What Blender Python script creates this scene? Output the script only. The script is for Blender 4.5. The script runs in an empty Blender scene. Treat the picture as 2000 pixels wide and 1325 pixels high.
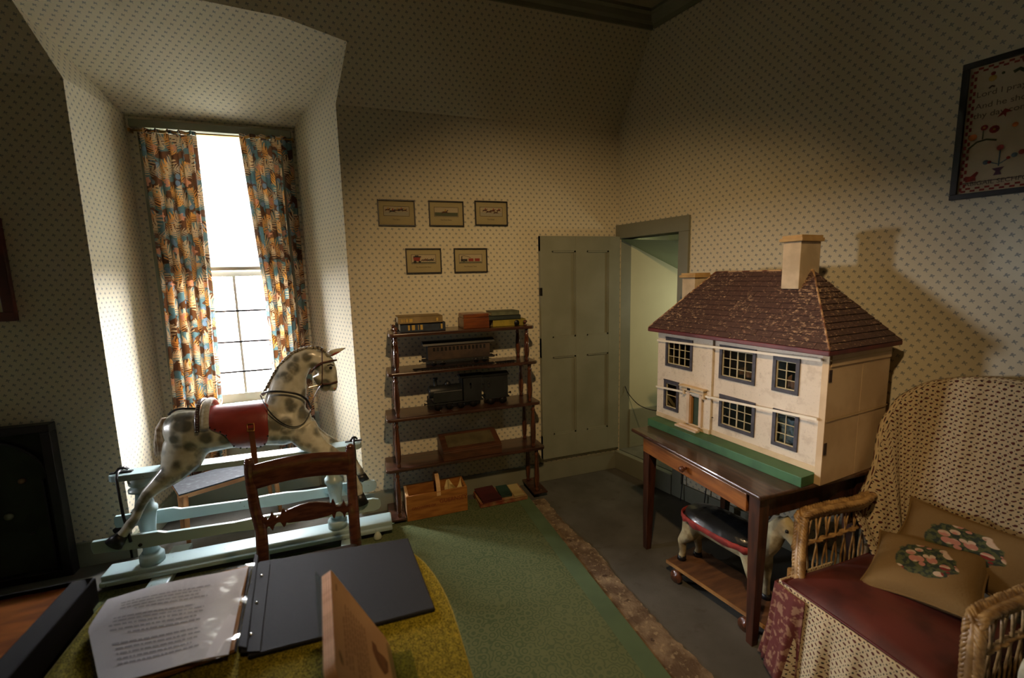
import bpy, bmesh, math, random
from mathutils import Vector, Matrix, noise as mnoise
random.seed(7)
C = bpy.context.scene.collection
SC = bpy.context.scene
# ---------------------------------------------------------------- camera
W, H, F = 2000, 1325, 870.0
YAW, PITCH, ROLL = .3343, -.1394, -.0237
CAM = Vector((-2.0244, -3.1695, 1.65))
_cy, _sy, _cp, _sp = math.cos(YAW), math.sin(YAW), math.cos(PITCH), math.sin(PITCH)
_f = Vector((_sy*_cp, _cy*_cp, _sp)); _r = Vector((_cy, -_sy, 0)); _u = _r.cross(_f)
_cr, _sr = math.cos(ROLL), math.sin(ROLL)
CR = _r*_cr + _u*_sr; CU = -_r*_sr + _u*_cr; CF = _f
cd = bpy.data.cameras.new('camera'); cam = bpy.data.objects.new('camera', cd); C.objects.link(cam)
cd.sensor_width = 36; cd.lens = F/W*36; cd.clip_start = .05
m = Matrix((CR, CU, -CF)).transposed().to_4x4(); m.translation = CAM; cam.matrix_world = m
cd.dof.use_dof = True; cd.dof.focus_distance = 3.0; cd.dof.aperture_fstop = 2.1
SC.camera = cam
def ray(px, py):
    return CF + CR*((px-W/2)/F) - CU*((py-H/2)/F)
def hit(px, py, ax, val):
    d = ray(px, py); t = (val-CAM[ax])/d[ax]; return CAM + d*t
# ---------------------------------------------------------------- world, lights, exposure
SC.view_settings.view_transform = 'Standard'; SC.view_settings.look = 'None'
SC.view_settings.exposure = -.3; SC.view_settings.gamma = 1.0; SC.view_settings.use_curve_mapping = False
SC.cycles.use_denoising = True
SC.cycles.max_bounces = 10; SC.cycles.diffuse_bounces = 6; SC.cycles.transparent_max_bounces = 12
SC.cycles.sample_clamp_indirect = 6.0; SC.cycles.caustics_reflective = False; SC.cycles.caustics_refractive = False
world = bpy.data.worlds.new('world'); SC.world = world; world.use_nodes = True
bg = world.node_tree.nodes['Background']; bg.inputs[0].default_value = (.95, .95, 1.0, 1); bg.inputs[1].default_value = SKY = 170.0
pd = bpy.data.lights.new('window_portal', 'AREA'); pd.shape = 'RECTANGLE'; pd.size = .9; pd.size_y = 2.1; pd.cycles.is_portal = True
po = bpy.data.objects.new('window_portal', pd); C.objects.link(po); po.location = (-2.87, .80, 1.72); po.rotation_euler = (math.radians(-90), 0, 0)
pd2 = bpy.data.lights.new('added_window_portal', 'AREA'); pd2.shape = 'RECTANGLE'; pd2.size = .40; pd2.size_y = .62; pd2.cycles.is_portal = True  # portal for the added, unseen side window
po2 = bpy.data.objects.new('added_window_portal', pd2); C.objects.link(po2); po2.location = (-5.68, -.25, 1.35); po2.rotation_euler = (math.radians(90), 0, math.radians(-90))
LAMP = Vector((-1.75, -2.75, 2.92)); LDIR = (Vector((-.80, -.65, .55))-LAMP).normalized()
ld = bpy.data.lights.new('spot_bulb', 'SPOT'); ld.energy = 185; ld.color = (1.0, .66, .32); ld.shadow_soft_size = .05; ld.spot_size = math.radians(90); ld.spot_blend = .8
lo = bpy.data.objects.new('spot_bulb', ld); C.objects.link(lo); lo.location = LAMP; lo.rotation_euler = LDIR.to_track_quat('-Z', 'Y').to_euler()
cdl = bpy.data.lights.new('closet_light', 'POINT'); cdl.energy = 9; cdl.color = (1.0, .97, .78); cdl.shadow_soft_size = .08  # point light put in to brighten the closet, its source unseen
clo = bpy.data.objects.new('closet_light', cdl); C.objects.link(clo); clo.location = (.85, -.5, 1.35)
# ---------------------------------------------------------------- mesh builder
def sr(r, g, b):
    f = lambda c: (c/255/12.92 if c/255 <= .04045 else ((c/255+.055)/1.055)**2.4)
    return (f(r), f(g), f(b), 1)
class MB:
    def __init__(s): s.v = []; s.f = []; s.uv = {}; s.sm = set()
    def add(s, vs, fs, uvs=None, smooth=False):
        o = len(s.v); s.v += [tuple(v) for v in vs]
        for k, f in enumerate(fs):
            if uvs: s.uv[len(s.f)] = uvs[k]
            if smooth: s.sm.add(len(s.f))
            s.f.append([i+o for i in f])
        return s
    def box(s, x0, x1, y0, y1, z0, z1, M=None):
        x0, x1 = min(x0, x1), max(x0, x1); y0, y1 = min(y0, y1), max(y0, y1); z0, z1 = min(z0, z1), max(z0, z1)
        vs = [Vector(p) for p in ((x0,y0,z0),(x1,y0,z0),(x1,y1,z0),(x0,y1,z0),(x0,y0,z1),(x1,y0,z1),(x1,y1,z1),(x0,y1,z1))]
        if M: vs = [M @ v for v in vs]
        return s.add(vs, [(3,2,1,0),(4,5,6,7),(0,1,5,4),(1,2,6,5),(2,3,7,6),(3,0,4,7)])
    def prism(s, pts, off):
        """pts: 3-D polygon; off: extrusion vector"""
        n = len(pts); off = Vector(off); P = [Vector(p) for p in pts]
        nrm = Vector((0, 0, 0))
        for i in range(n): nrm += P[i].cross(P[(i+1) % n])
        if nrm.dot(off) > 0: P = P[::-1]
        vs = P + [p+off for p in P]
        fs = [tuple(range(n)), tuple(range(2*n-1, n-1, -1))] + [(i, i+n, (i+1) % n+n, (i+1) % n) for i in range(n)]
        return s.add(vs, fs)
    def rings(s, rings, cap=True, smooth=True, closed=True, uvs=None):
        n = len(rings[0]); vs = [p for r in rings for p in r]; fs = []
        k = n if closed else n-1
        U = [] if uvs else None
        for a in range(len(rings)-1):
            for b in range(k):
                q = (a*n+b, a*n+(b+1) % n, (a+1)*n+(b+1) % n, (a+1)*n+b); fs.append(q)
                if uvs: U.append([uvs[a][b], uvs[a][b+1 if b+1 < len(uvs[a]) else 0], uvs[a+1][b+1 if b+1 < len(uvs[a]) else 0], uvs[a+1][b]])
        if cap and closed:
            s.add(vs, fs, U, smooth); o = len(s.v)-len(vs)
            s.f.append([o+i for i in range(n)][::-1]); s.f.append([o+(len(rings)-1)*n+i for i in range(n)])
            return s
        return s.add(vs, fs, U, smooth)
    def tube(s, pts, r, seg=8, smooth=True, flat=1.0, side=None):
        P = [Vector(p) for p in pts]; n = len(P); R = r if isinstance(r, (list, tuple)) else [r]*n
        rings = []; N = None
        for i in range(n):
            t = (P[min(i+1, n-1)]-P[max(i-1, 0)]).normalized()
            if N is None:
                a = Vector(side) if side else (Vector((0, 0, 1)) if abs(t.z) < .9 else Vector((1, 0, 0)))
                N = (a - t*a.dot(t)).normalized()
            else: N = (N - t*N.dot(t)).normalized()
            B = t.cross(N)
            rings.append([P[i] + N*math.cos(2*math.pi*k/seg)*R[i] + B*math.sin(2*math.pi*k/seg)*R[i]*flat for k in range(seg)])
        return s.rings(rings, True, smooth)
    def lathe(s, prof, o=(0,0,0), seg=20, axis=(0,0,1), smooth=True):
        A = Vector(axis).normalized(); a = Vector((1,0,0)) if abs(A.x) < .9 else Vector((0,1,0))
        N = (a-A*a.dot(A)).normalized(); B = A.cross(N); o = Vector(o)
        return s.rings([[o + A*h + (N*math.cos(2*math.pi*k/seg)+B*math.sin(2*math.pi*k/seg))*max(r, 1e-4) for k in range(seg)] for r, h in prof], True, smooth)
    def ball(s, c, r, seg=12, sc=(1,1,1)):
        c = Vector(c); rings = []
        for i in range(1, seg//2+1):
            th = math.pi*(i-.5)/(seg//2)
            rings.append([c+Vector((r*sc[0]*math.sin(th)*math.cos(2*math.pi*k/seg), r*sc[1]*math.sin(th)*math.sin(2*math.pi*k/seg), -r*sc[2]*math.cos(th))) for k in range(seg)])
        return s.rings(rings, True, True)
    def grid(s, fn, nu, nv, uvs=None, smooth=True):
        """fn(u,v)->point; uvs(u,v)->uv"""
        vs = [fn(i/nu, j/nv) for j in range(nv+1) for i in range(nu+1)]; fs = []; U = []
        for j in range(nv):
            for i in range(nu):
                fs.append((j*(nu+1)+i, j*(nu+1)+i+1, (j+1)*(nu+1)+i+1, (j+1)*(nu+1)+i))
                if uvs: U.append([uvs(i/nu, j/nv), uvs((i+1)/nu, j/nv), uvs((i+1)/nu, (j+1)/nv), uvs(i/nu, (j+1)/nv)])
        return s.add(vs, fs, U if uvs else None, smooth)
    def quads(s, P0, Ud, Vd, cells):
        """flat rectangles in the plane P0 + a*Ud + b*Vd with uv = (a, b) in metres"""
        P0 = Vector(P0); Ud = Vector(Ud); Vd = Vector(Vd)
        for a0, a1, b0, b1 in cells:
            q = [(a0, b0), (a1, b0), (a1, b1), (a0, b1)]
            s.add([P0+Ud*a+Vd*b for a, b in q], [(0,1,2,3)], [q])
        return s
    def poly(s, pts, uvs=None): return s.add(pts, [tuple(range(len(pts)))], [uvs] if uvs else None)
def holes_cells(a0, a1, b0, b1, holes):
    A = sorted({a0, a1, *[x for h in holes for x in h[:2] if a0 < x < a1]}); B = sorted({b0, b1, *[x for h in holes for x in h[2:] if b0 < x < b1]})
    out = []
    for i in range(len(A)-1):
        for j in range(len(B)-1):
            cx, cy = (A[i]+A[i+1])/2, (B[j]+B[j+1])/2
            if not any(h[0] < cx < h[1] and h[2] < cy < h[3] for h in holes): out.append((A[i], A[i+1], B[j], B[j+1]))
    return out
def wpos(o):
    v = Vector((0, 0, 0))
    while o is not None: v = v + Vector(o.location); o = o.parent
    return v
def build(name, mb, mat, parent=None, world=True, bevel=0, remesh=0, smooth_it=0, solid=0, subs=0, autosmooth=True):
    """world=True: the shape was written in world coordinates and is shifted into the parent's frame"""
    off = wpos(parent) if (parent is not None and world) else Vector((0,0,0))
    me = bpy.data.meshes.new(name); me.from_pydata([tuple(Vector(v)-off) for v in mb.v], [], mb.f)
    if mb.uv:
        L = me.uv_layers.new(name='UVMap')
        for p in me.polygons:
            u = mb.uv.get(p.index)
            if u:
                for k, li in enumerate(p.loop_indices): L.data[li].uv = u[k]
    for i in mb.sm: me.polygons[i].use_smooth = True
    me.validate(); me.materials.append(mat)
    o = bpy.data.objects.new(name, me); C.objects.link(o); o.parent = parent
    if bevel:
        b = o.modifiers.new('b', 'BEVEL'); b.width = bevel; b.segments = 2; b.limit_method = 'ANGLE'; b.angle_limit = .6
    if remesh:
        r = o.modifiers.new('r', 'REMESH'); r.mode = 'VOXEL'; r.voxel_size = remesh; r.use_smooth_shade = True
    if smooth_it:
        q = o.modifiers.new('s', 'SMOOTH'); q.iterations = smooth_it; q.factor = .5
    if solid:
        q = o.modifiers.new('t', 'SOLIDIFY'); q.thickness = solid; q.offset = 0
    if subs:
        q = o.modifiers.new('u', 'SUBSURF'); q.levels = subs; q.render_levels = subs
    return o
def thing(name, label, cat, loc=(0,0,0), rz=0, group=None, kind=None):
    o = bpy.data.objects.new(name, None); C.objects.link(o); o.location = loc; o.rotation_euler = (0,0,rz); o.empty_display_size = .05
    o['label'] = label; o['category'] = cat
    if group: o['group'] = group
    if kind: o['kind'] = kind
    return o
def tag(o, label, cat, group=None, kind=None):
    o['label'] = label; o['category'] = cat
    if group: o['group'] = group
    if kind: o['kind'] = kind
    return o
def struct(name, mb, mat, **k):
    o = build(name, mb, mat, **k)
    if not o.parent: o['kind'] = 'structure'
    return o
def text(name, body, size, mat, parent, loc, rot, ext=.0003, align='CENTER', world=True, sx=1.0):
    cu = bpy.data.curves.new(name, 'FONT'); cu.body = body; cu.size = size; cu.extrude = ext; cu.align_x = align; cu.align_y = 'CENTER'
    cu.materials.append(mat)
    tmp = bpy.data.objects.new(name+'_curve', cu); C.objects.link(tmp)
    dg = bpy.context.evaluated_depsgraph_get(); me = bpy.data.meshes.new_from_object(tmp.evaluated_get(dg)); bpy.data.objects.remove(tmp)
    me.materials.clear(); me.materials.append(mat)
    o = bpy.data.objects.new(name, me); C.objects.link(o); o.parent = parent
    o.location = Vector(loc) - (wpos(parent) if (parent is not None and world) else Vector((0,0,0)))
    o.rotation_euler = rot; o.scale = (sx, 1, 1)
    return o
# ---------------------------------------------------------------- node maths
class S:
    def __init__(s, t, o): s.t = t; s.o = o
    def _m(s, op, *a):
        n = s.t.nodes.new('ShaderNodeMath'); n.operation = op
        for i, x in enumerate((s,)+a):
            if isinstance(x, S): s.t.links.new(x.o, n.inputs[i])
            else: n.inputs[i].default_value = x
        return S(s.t, n.outputs[0])
    def __add__(s, b): return s._m('ADD', b)
    __radd__ = __add__
    def __mul__(s, b): return s._m('MULTIPLY', b)
    __rmul__ = __mul__
    def __sub__(s, b): return s._m('SUBTRACT', b)
    def __rsub__(s, b): return (s*-1)+b
    def __truediv__(s, b): return s._m('DIVIDE', b)
    def abs(s): return s._m('ABSOLUTE')
    def floor(s): return s._m('FLOOR')
    def fr(s): return s._m('FRACT')
    def lt(s, b): return s._m('LESS_THAN', b)
    def gt(s, b): return s._m('GREATER_THAN', b)
    def max(s, b): return s._m('MAXIMUM', b)
    def min(s, b): return s._m('MINIMUM', b)
    def sqrt(s): return s._m('SQRT')
    def sin(s): return s._m('SINE')
    def cos(s): return s._m('COSINE')
    def pow(s, b): return s._m('POWER', b)
    def sstep(s, a, b):
        n = s.t.nodes.new('ShaderNodeMapRange'); n.interpolation_type = 'SMOOTHSTEP'
        s.t.links.new(s.o, n.inputs[0]); n.inputs[1].default_value = a; n.inputs[2].default_value = b
        return S(s.t, n.outputs[0])
class Mat:
    def __init__(s, name, rough=.6, metal=0, spec=.5, coat=0):
        s.m = bpy.data.materials.new(name); s.m.use_nodes = True; s.t = s.m.node_tree; s.b = s.t.nodes['Principled BSDF']
        s.b.inputs['Roughness'].default_value = rough; s.b.inputs['Metallic'].default_value = metal
        s.b.inputs['Specular IOR Level'].default_value = spec; s.b.inputs['Coat Weight'].default_value = coat
        s.tc = s.t.nodes.new('ShaderNodeTexCoord')
    def co(s, which='Object', scale=(1,1,1), rot=(0,0,0)):
        mp = s.t.nodes.new('ShaderNodeMapping'); mp.inputs['Scale'].default_value = scale; mp.inputs['Rotation'].default_value = rot
        s.t.links.new(s.tc.outputs[which], mp.inputs[0]); return mp.outputs[0]
    def xyz(s, which='UV'):
        n = s.t.nodes.new('ShaderNodeSeparateXYZ'); s.t.links.new(s.tc.outputs[which], n.inputs[0]); return [S(s.t, n.outputs[i]) for i in range(3)]
    def noise(s, scale=5, detail=3, co=None, rough=.5):
        n = s.t.nodes.new('ShaderNodeTexNoise'); n.inputs['Scale'].default_value = scale; n.inputs['Detail'].default_value = detail; n.inputs['Roughness'].default_value = rough
        s.t.links.new(co or s.tc.outputs['Object'], n.inputs['Vector']); return S(s.t, n.outputs['Fac'])
    def voro(s, scale=5, co=None, feat='F1', rand=1):
        n = s.t.nodes.new('ShaderNodeTexVoronoi'); n.feature = feat; n.inputs['Scale'].default_value = scale; n.inputs['Randomness'].default_value = rand
        s.t.links.new(co or s.tc.outputs['Object'], n.inputs['Vector']); return S(s.t, n.outputs['Distance']), n
    def mix(s, fac, a, b):
        n = s.t.nodes.new('ShaderNodeMix'); n.data_type = 'RGBA'
        if isinstance(fac, S): s.t.links.new(fac.o, n.inputs[0])
        else: n.inputs[0].default_value = fac
        for i, x in ((6, a), (7, b)):
            if isinstance(x, tuple): n.inputs[i].default_value = x
            else: s.t.links.new(x, n.inputs[i])
        return n.outputs[2]
    def color(s, x):
        if isinstance(x, tuple): s.b.inputs['Base Color'].default_value = x
        else: s.t.links.new(x, s.b.inputs['Base Color'])
        return s
    def bump(s, h, st=.3, dist=.01):
        n = s.t.nodes.new('ShaderNodeBump'); n.inputs['Strength'].default_value = st; n.inputs['Distance'].default_value = dist
        s.t.links.new(h.o, n.inputs['Height']); s.t.links.new(n.outputs[0], s.b.inputs['Normal']); return s
def simple(name, c, c2=None, rough=.6, metal=0, scale=6, stretch=(1,1,1), detail=4, lo=.35, hi=.65, bump=0, bscale=80, spec=.5, coat=0, bstretch=None):
    M = Mat(name, rough, metal, spec, coat)
    if c2: M.color(M.mix(M.noise(scale, detail, M.co('Object', stretch)).sstep(lo, hi), c, c2))
    else: M.color(c)
    if bump: M.bump(M.noise(bscale, 3, M.co('Object', bstretch or (1,1,1))), bump, .004)
    return M.m
# ---- wallpaper
def wallpaper(name, base, base2, ink):
    M = Mat(name, .85, spec=.2); u, v, _ = M.xyz('UV'); PU, PV = .046, .027
    row = (v/PV).floor(); par = (row*.5).fr()*2
    x = ((u/PU + par*.5).fr() - .5)*PU; y = ((v/PV).fr() - .5)*PV
    wob = M.noise(140, 1, M.co('UV')) - .5
    x = x + wob*.004; y = y + wob*.003
    x, y = x*.86+y*.5, y*.86-x*.5
    def dot(cx, cy, rx, ry):
        a = (x-cx)/rx; b = (y-cy)/ry; return (a*a+b*b).lt(1)
    m = dot(-.0046, .0022, .0044, .0028).max(dot(.0050, -.0008, .0042, .0030)).max(dot(.0012, .0060, .0036, .0036)).max(dot(-.0006, -.0058, .0016, .0046)).max(dot(0, 0, .0030, .0030))
    dust = M.voro(300, M.co('UV'))[0].lt(.16)*.10
    n = M.noise(2.5, 3).sstep(.3, .7)
    M.color(M.mix((m*.68+dust).min(1), M.mix(n*.5, base, base2), ink)); M.bump(M.noise(220, 2), .08, .002)
    return M.m
M_paper = wallpaper('sprigged_wallpaper', sr(213,205,180), sr(204,194,165), sr(98,110,120))
M_gpaint = simple('grey_green_paint', sr(126,127,110), sr(116,117,100), .5, scale=3, bump=.06, bscale=40)
M_gpaint2 = simple('pale_grey_green_paint', sr(134,136,118), sr(124,126,107), .5, scale=3, bump=.05, bscale=60)
M_ceil = simple('ceiling_paint', sr(150,142,120), sr(140,132,110), .8)
M_closet = simple('closet_wall_paint', sr(190,188,158), sr(182,180,150), .8, scale=2, bump=.05)
M_closetceil = simple('closet_ceiling_paint', sr(140,152,122), sr(132,144,114), .8, scale=2)
def darkwood(name, a, b, rough=.35, st=(12,1.5,12), coat=.2):
    return simple(name, a, b, rough, scale=4, stretch=st, detail=5, bump=.05, bscale=60, coat=coat)
M_mahog_x = darkwood('mahogany_along_x', sr(74,46,32), sr(46,27,19), .28, (1.2,14,14), .4)
M_mahog_z = darkwood('mahogany_along_z', sr(98,56,34), sr(60,34,22), .25, (14,14,1.2), .5)
M_chairwood = darkwood('chair_mahogany', sr(82,48,34), sr(60,34,25), .25, (3,14,14), .5)
M_tabledark = darkwood('table_top_wood', sr(84,58,40), sr(58,38,26), .3, (14,1.5,14), .3)
M_tablered = darkwood('drawer_wood', sr(150,92,42), sr(118,68,30), .4, (8,1.2,10), .2)
M_black = simple('black_lacquer', sr(26,24,25), sr(18,17,18), .4)
M_brass = simple('brass', sr(190,150,80), None, .35, 1)
M_steel = simple('dark_iron', sr(44,42,42), None, .45, .8)
M_ink = simple('printed_ink', sr(58,54,54), None, .8)
def glassmat(name, rough=.03, tint=(1,1,1,1)):
    M = Mat(name, rough); M.b.inputs['Transmission Weight'].default_value = 1; M.b.inputs['IOR'].default_value = 1.45
    M.color(tint)
    t = M.t; out = t.nodes['Material Output']
    tr = t.nodes.new('ShaderNodeBsdfTransparent'); gl = t.nodes.new('ShaderNodeBsdfGlossy'); gl.inputs['Roughness'].default_value = rough
    mx = t.nodes.new('ShaderNodeMixShader'); mx.inputs[0].default_value = .06
    tr.inputs[0].default_value = tint
    t.links.new(tr.outputs[0], mx.inputs[1]); t.links.new(gl.outputs[0], mx.inputs[2]); t.links.new(mx.outputs[0], out.inputs[0])
    return M.m
M_glass = glassmat('clear_glass')
def translucent(M, col, amt):
    t = M.t; tr = t.nodes.new('ShaderNodeBsdfTranslucent'); mx = t.nodes.new('ShaderNodeMixShader'); mx.inputs[0].default_value = amt
    if isinstance(col, tuple): tr.inputs[0].default_value = col
    else: t.links.new(col, tr.inputs[0])
    t.links.new(M.b.outputs[0], mx.inputs[1]); t.links.new(tr.outputs[0], mx.inputs[2]); t.links.new(mx.outputs[0], t.nodes['Material Output'].inputs[0]); return M
# ================================================================ ROOM SHELL
TH = math.radians(13); WD = Vector((math.sin(TH), -math.cos(TH), 0)); WN = Vector((-math.cos(TH), -math.sin(TH), 0))   # along the right wall / into the room
ZK, ZC = 2.75, 3.44
def cy(z): return -.5*(z-ZK)
ZV = Vector((0,0,1)); XV = Vector((1,0,0))
# floor
fl = MB(); fl.quads((-4.8,-5.0,0), (1,0,0), (0,1,0), [(0, 6.6, 0, 5.75)])
Mf = Mat('old_grey_floor_carpet', .9, spec=.15)
n1 = Mf.noise(3, 5).sstep(.3, .72); n2 = Mf.noise(14, 5).sstep(.58, .72)
Mf.color(Mf.mix(n2*.35, Mf.mix(n1, sr(76,74,67), sr(94,92,86)), sr(66,56,48))); Mf.bump(Mf.noise(160, 3), .25, .004)
struct('floor', fl, Mf.m)
# back wall, two pieces beside the dormer
def flatwall(name, P0, U, V, cells, mat): return struct(name, MB().quads(P0, U, V, cells), mat)
wb = MB().quads((-4.75,0,0), XV, ZV, [(0, 1.34, 0, ZK), (2.69, 4.75, 0, ZK)]); struct('wall_back', wb, M_paper)
# sloping part above, with the dormer opening
sl = Vector((0,-.5,1)); sll = sl.length
def cp(x, z): return (x, cy(z), z)
def cuv(x, z): return (x+4.75, ZK+(z-ZK)*sll)
wp = MB()
def cpoly(pts): wp.add([cp(*p) for p in pts], [tuple(range(len(pts)))], [[cuv(*p) for p in pts]])
top = [(-3.50,3.04), (-3.1,3.11), (-2.7,3.14), (-2.3,3.12), (-1.97,3.055)]
cpoly([(-4.75,ZK), (-3.41,ZK), (-3.50,3.04), (-3.50,ZC), (-4.75,ZC)])
for a, b in zip(top, top[1:]): cpoly([a, b, (b[0],ZC), (a[0],ZC)])
cpoly([(-2.06,ZK), (0,ZK), (.10,ZC), (-1.97,ZC), (-1.97,3.055)])
struct('wall_back_slope', wp, M_paper)
# dormer recess
YB, ZH = .62, 2.765; XL, XR = -3.385, -2.372
def uvp(pts, U, V): return [(Vector(p).dot(U), Vector(p).dot(V)) for p in pts]
rl = [(-3.41,0,0), (XL,YB,0), (XL,YB,ZH), (-3.50,cy(3.04),3.04), (-3.41,0,ZK)]
struct('wall_recess_left', MB().poly(rl[::-1], uvp(rl[::-1], Vector((0,1,0)), ZV)), M_paper)
rr = [(-2.06,0,0), (XR,YB,0), (XR,YB,ZH), (-1.97,cy(3.055),3.055), (-2.06,0,ZK)]
struct('wall_recess_right', MB().poly(rr, uvp(rr, Vector((-.45,.89,0)), ZV)), M_paper)
hd = [(XL+(XR-XL)*k/4, YB, ZH) for k in range(5)]; rc = MB()
for k in range(4):
    q = [hd[k], hd[k+1], cp(*top[k+1]), cp(*top[k])]; rc.add(q, [(0,1,2,3)], [uvp(q, XV, Vector((0,-.93,.36)))])
struct('ceiling_recess', rc, M_paper)
WX0, WX1, WZ0, WZ1 = -3.30, -2.44, .73, 2.72
struct('wall_recess_back', MB().quads((XL-.05,YB,0), XV, ZV, holes_cells(0, XR-XL+.1, .62, ZH+.05, [(WX0-XL+.05, WX1-XL+.05, WZ0, WZ1)])), M_paper)
struct('trim_1', MB().box(XL-.02, XR+.02, YB-.015, YB+.01, 0, .62).box(XL+.03, XR-.03, YB-.03, YB-.01, 0, .14), M_gpaint2, bevel=.003)
# right wall with doorway
D0, D1, DZ0, DZ1 = .035, .59, .157, 1.93
rw = MB().quads((0,0,0), WD, ZV, holes_cells(0, 5.3, 0, ZC+.02, [(D0, D1, -1, DZ1)])); struct('wall_right', rw, M_paper)
# unseen walls close the room
M_unseen = simple('bounce_toned_wall', sr(134,116,90), sr(120,104,80), .7)  # plain brown, toned for the light these unseen walls bounce
struct('wall_left', MB().quads((-4.75,0,0), (0,-1,0), ZV, holes_cells(0, 5.0, 0, ZC, [(.27, .65, 1.05, 1.65)])), M_unseen)  # hole for the added side window
struct('wall_front', MB().quads((-4.75,-4.95,0), XV, ZV, [(0, 6.1, 0, ZC)]), M_unseen)
struct('ceiling', MB().quads((-4.8,-5,ZC), XV, (0,1,0), [(0, 6.2, 0, 4.8)]), M_ceil)
# cornices
def sweep(P0, D, L, prof):   # prof: points (out, up), P0 top corner
    n = Vector((D.y, -D.x, 0)); pts = [P0 + n*a + ZV*b for a, b in prof]; return MB().prism(pts, D*L)
cpf = [(0,0), (0,-.10), (.012,-.10), (.018,-.075), (.035,-.06), (.05,-.03), (.07,-.02), (.07,0)]
struct('trim_2', sweep(Vector((.08, cy(ZC)+.05, ZC)), Vector((-1,0,0)), 4.8, [(-a, b) for a, b in [(-.05,0)]+cpf[1:]]), M_gpaint)
struct('trim_3', sweep(WD*.33+Vector((0,0,ZC)), WD, 4.8, cpf), M_gpaint)
# baseboards
struct('baseboard_back', MB().box(-4.75,-3.41,-.022,.0,0,.15).box(-2.06,-.0,-.022,.0,0,.15), M_gpaint, bevel=.003)
struct('baseboard_recess_left', MB().prism([(-3.43,-.022,0),(-3.388,-.022,0),(XL+.022,YB,0),(XL-.01,YB,0)], (0,0,.145)), M_gpaint2, bevel=.003)
struct('baseboard_recess_right', MB().prism([(-2.05,-.022,0),(XR+.01,YB,0),(XR-.024,YB,0),(-2.085,-.022,0)], (0,0,.145)), M_gpaint2, bevel=.003)
def wbox(mb, s0, s1, n0, n1, z0, z1):     # box in right-wall coordinates
    M = Matrix((WD, WN, ZV)).transposed().to_4x4(); return mb.box(s0, s1, n0, n1, z0, z1, M)
struct('baseboard_right', wbox(MB(), .665, 5.3, 0, .022, 0, .115), M_gpaint, bevel=.003)
# doorway: architrave, step, jambs, closet behind
dr = wbox(MB(), D1, D1+.08, -.01, .022, 0, DZ1+.0); wbox(dr, -.02, D1+.08, -.01, .022, DZ1, DZ1+.105)
struct('trim_4', dr, M_gpaint, bevel=.003)
wbx = wbox(MB(), 0.0, D1, -.03, .03, 0, DZ0); struct('trim_5', wbx, M_gpaint, bevel=.005)
jb = MB(); wbox(jb, D1, D1+.03, -.14, -.001, DZ0, DZ1); wbox(jb, D0-.02, D1, -.14, -.001, DZ1, DZ1+.03); jb.box(.0, .125, .0, .03, DZ0, DZ1+.05)
struct('trim_6', jb, M_gpaint)
struct('floor_closet', MB().prism([(.012,.03,.10),(1.5,.03,.10),(1.5,-1.3,.10),(.312,-1.3,.10)], (0,0,DZ0-.10)), simple('closet_boards', sr(112,112,98), sr(96,96,84), .7, bump=.1))
struct('wall_closet_left', MB().box(.125, 1.5, .001, .03, .50, 2.3), M_closet)
struct('trim_7', MB().box(.125, 1.5, -.012, .03, DZ0, .50), M_gpaint2, bevel=.004)
struct('wall_closet_back', MB().box(1.48, 1.52, -1.3, .02, .1, 2.3), M_closet)
struct('wall_closet_right', MB().box(.32, 1.5, -1.32, -1.28, .1, 2.3), M_closet)
cc = MB().add([(.02,.02,1.93),(1.5,.02,1.285),(1.5,-1.3,1.285),(.32,-1.3,1.80)], [(0,1,2,3)])
struct('ceiling_closet', cc, M_closetceil)
struct('wall_closet_front', wbox(MB(), D1+.03, 1.35, -.15, -.13, .1, 2.2), M_closet)
struct('ceiling_closet_top', MB().prism([(.03,.02,2.2),(1.5,.02,2.2),(1.5,-1.3,2.2),(.33,-1.3,2.2)], (0,0,.03)), M_closetceil)
# the open door, folded back against the back wall
dm = thing('door_1', 'grey-green four-panel door standing open against the papered wall', 'door', (-.005, -.045, DZ0+.03)); dm['kind'] = 'structure'
del dm['category']
dx0, dx1, dz0, dz1 = -.70, -.01, .197, 1.945; yb, yf = -.010, -.046
stile = MB(); w = .105
mx = (dx0+dx1)/2
for a, b in ((dx0, dx0+.095), (dx1-.10, dx1), (mx-.048, mx+.048)): stile.box(a, b, yf, yb, dz0, dz1)
for a, b in ((dz0, dz0+.19), (1.02, 1.17), (dz1-.11, dz1)): stile.box(dx0, dx1, yf+.0005, yb, a, b)
build('door_frame', stile, M_gpaint2, dm)
for (a, b) in ((dx0+.095, mx-.048), (mx+.048, dx1-.10)):
    for (c, d) in ((dz0+.19, 1.02), (1.17, dz1-.11)):
        pn = MB().box(a, b, yf+.013, yb, c, d); build('panel', pn, M_gpaint2, dm)
        mo = MB()
        for (e0, e1, g0, g1) in ((a, a+.012, c, d), (b-.012, b, c, d), (a, b, c, c+.012), (a, b, d-.012, d)): mo.box(e0, e1, yf+.005, yf+.013, g0, g1)
        build('moulding', mo, M_gpaint2, dm)
build('latch', MB().box(dx0-.006, dx0+.012, yf-.004, yf+.02, 1.50, 1.56), M_steel, dm)
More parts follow.
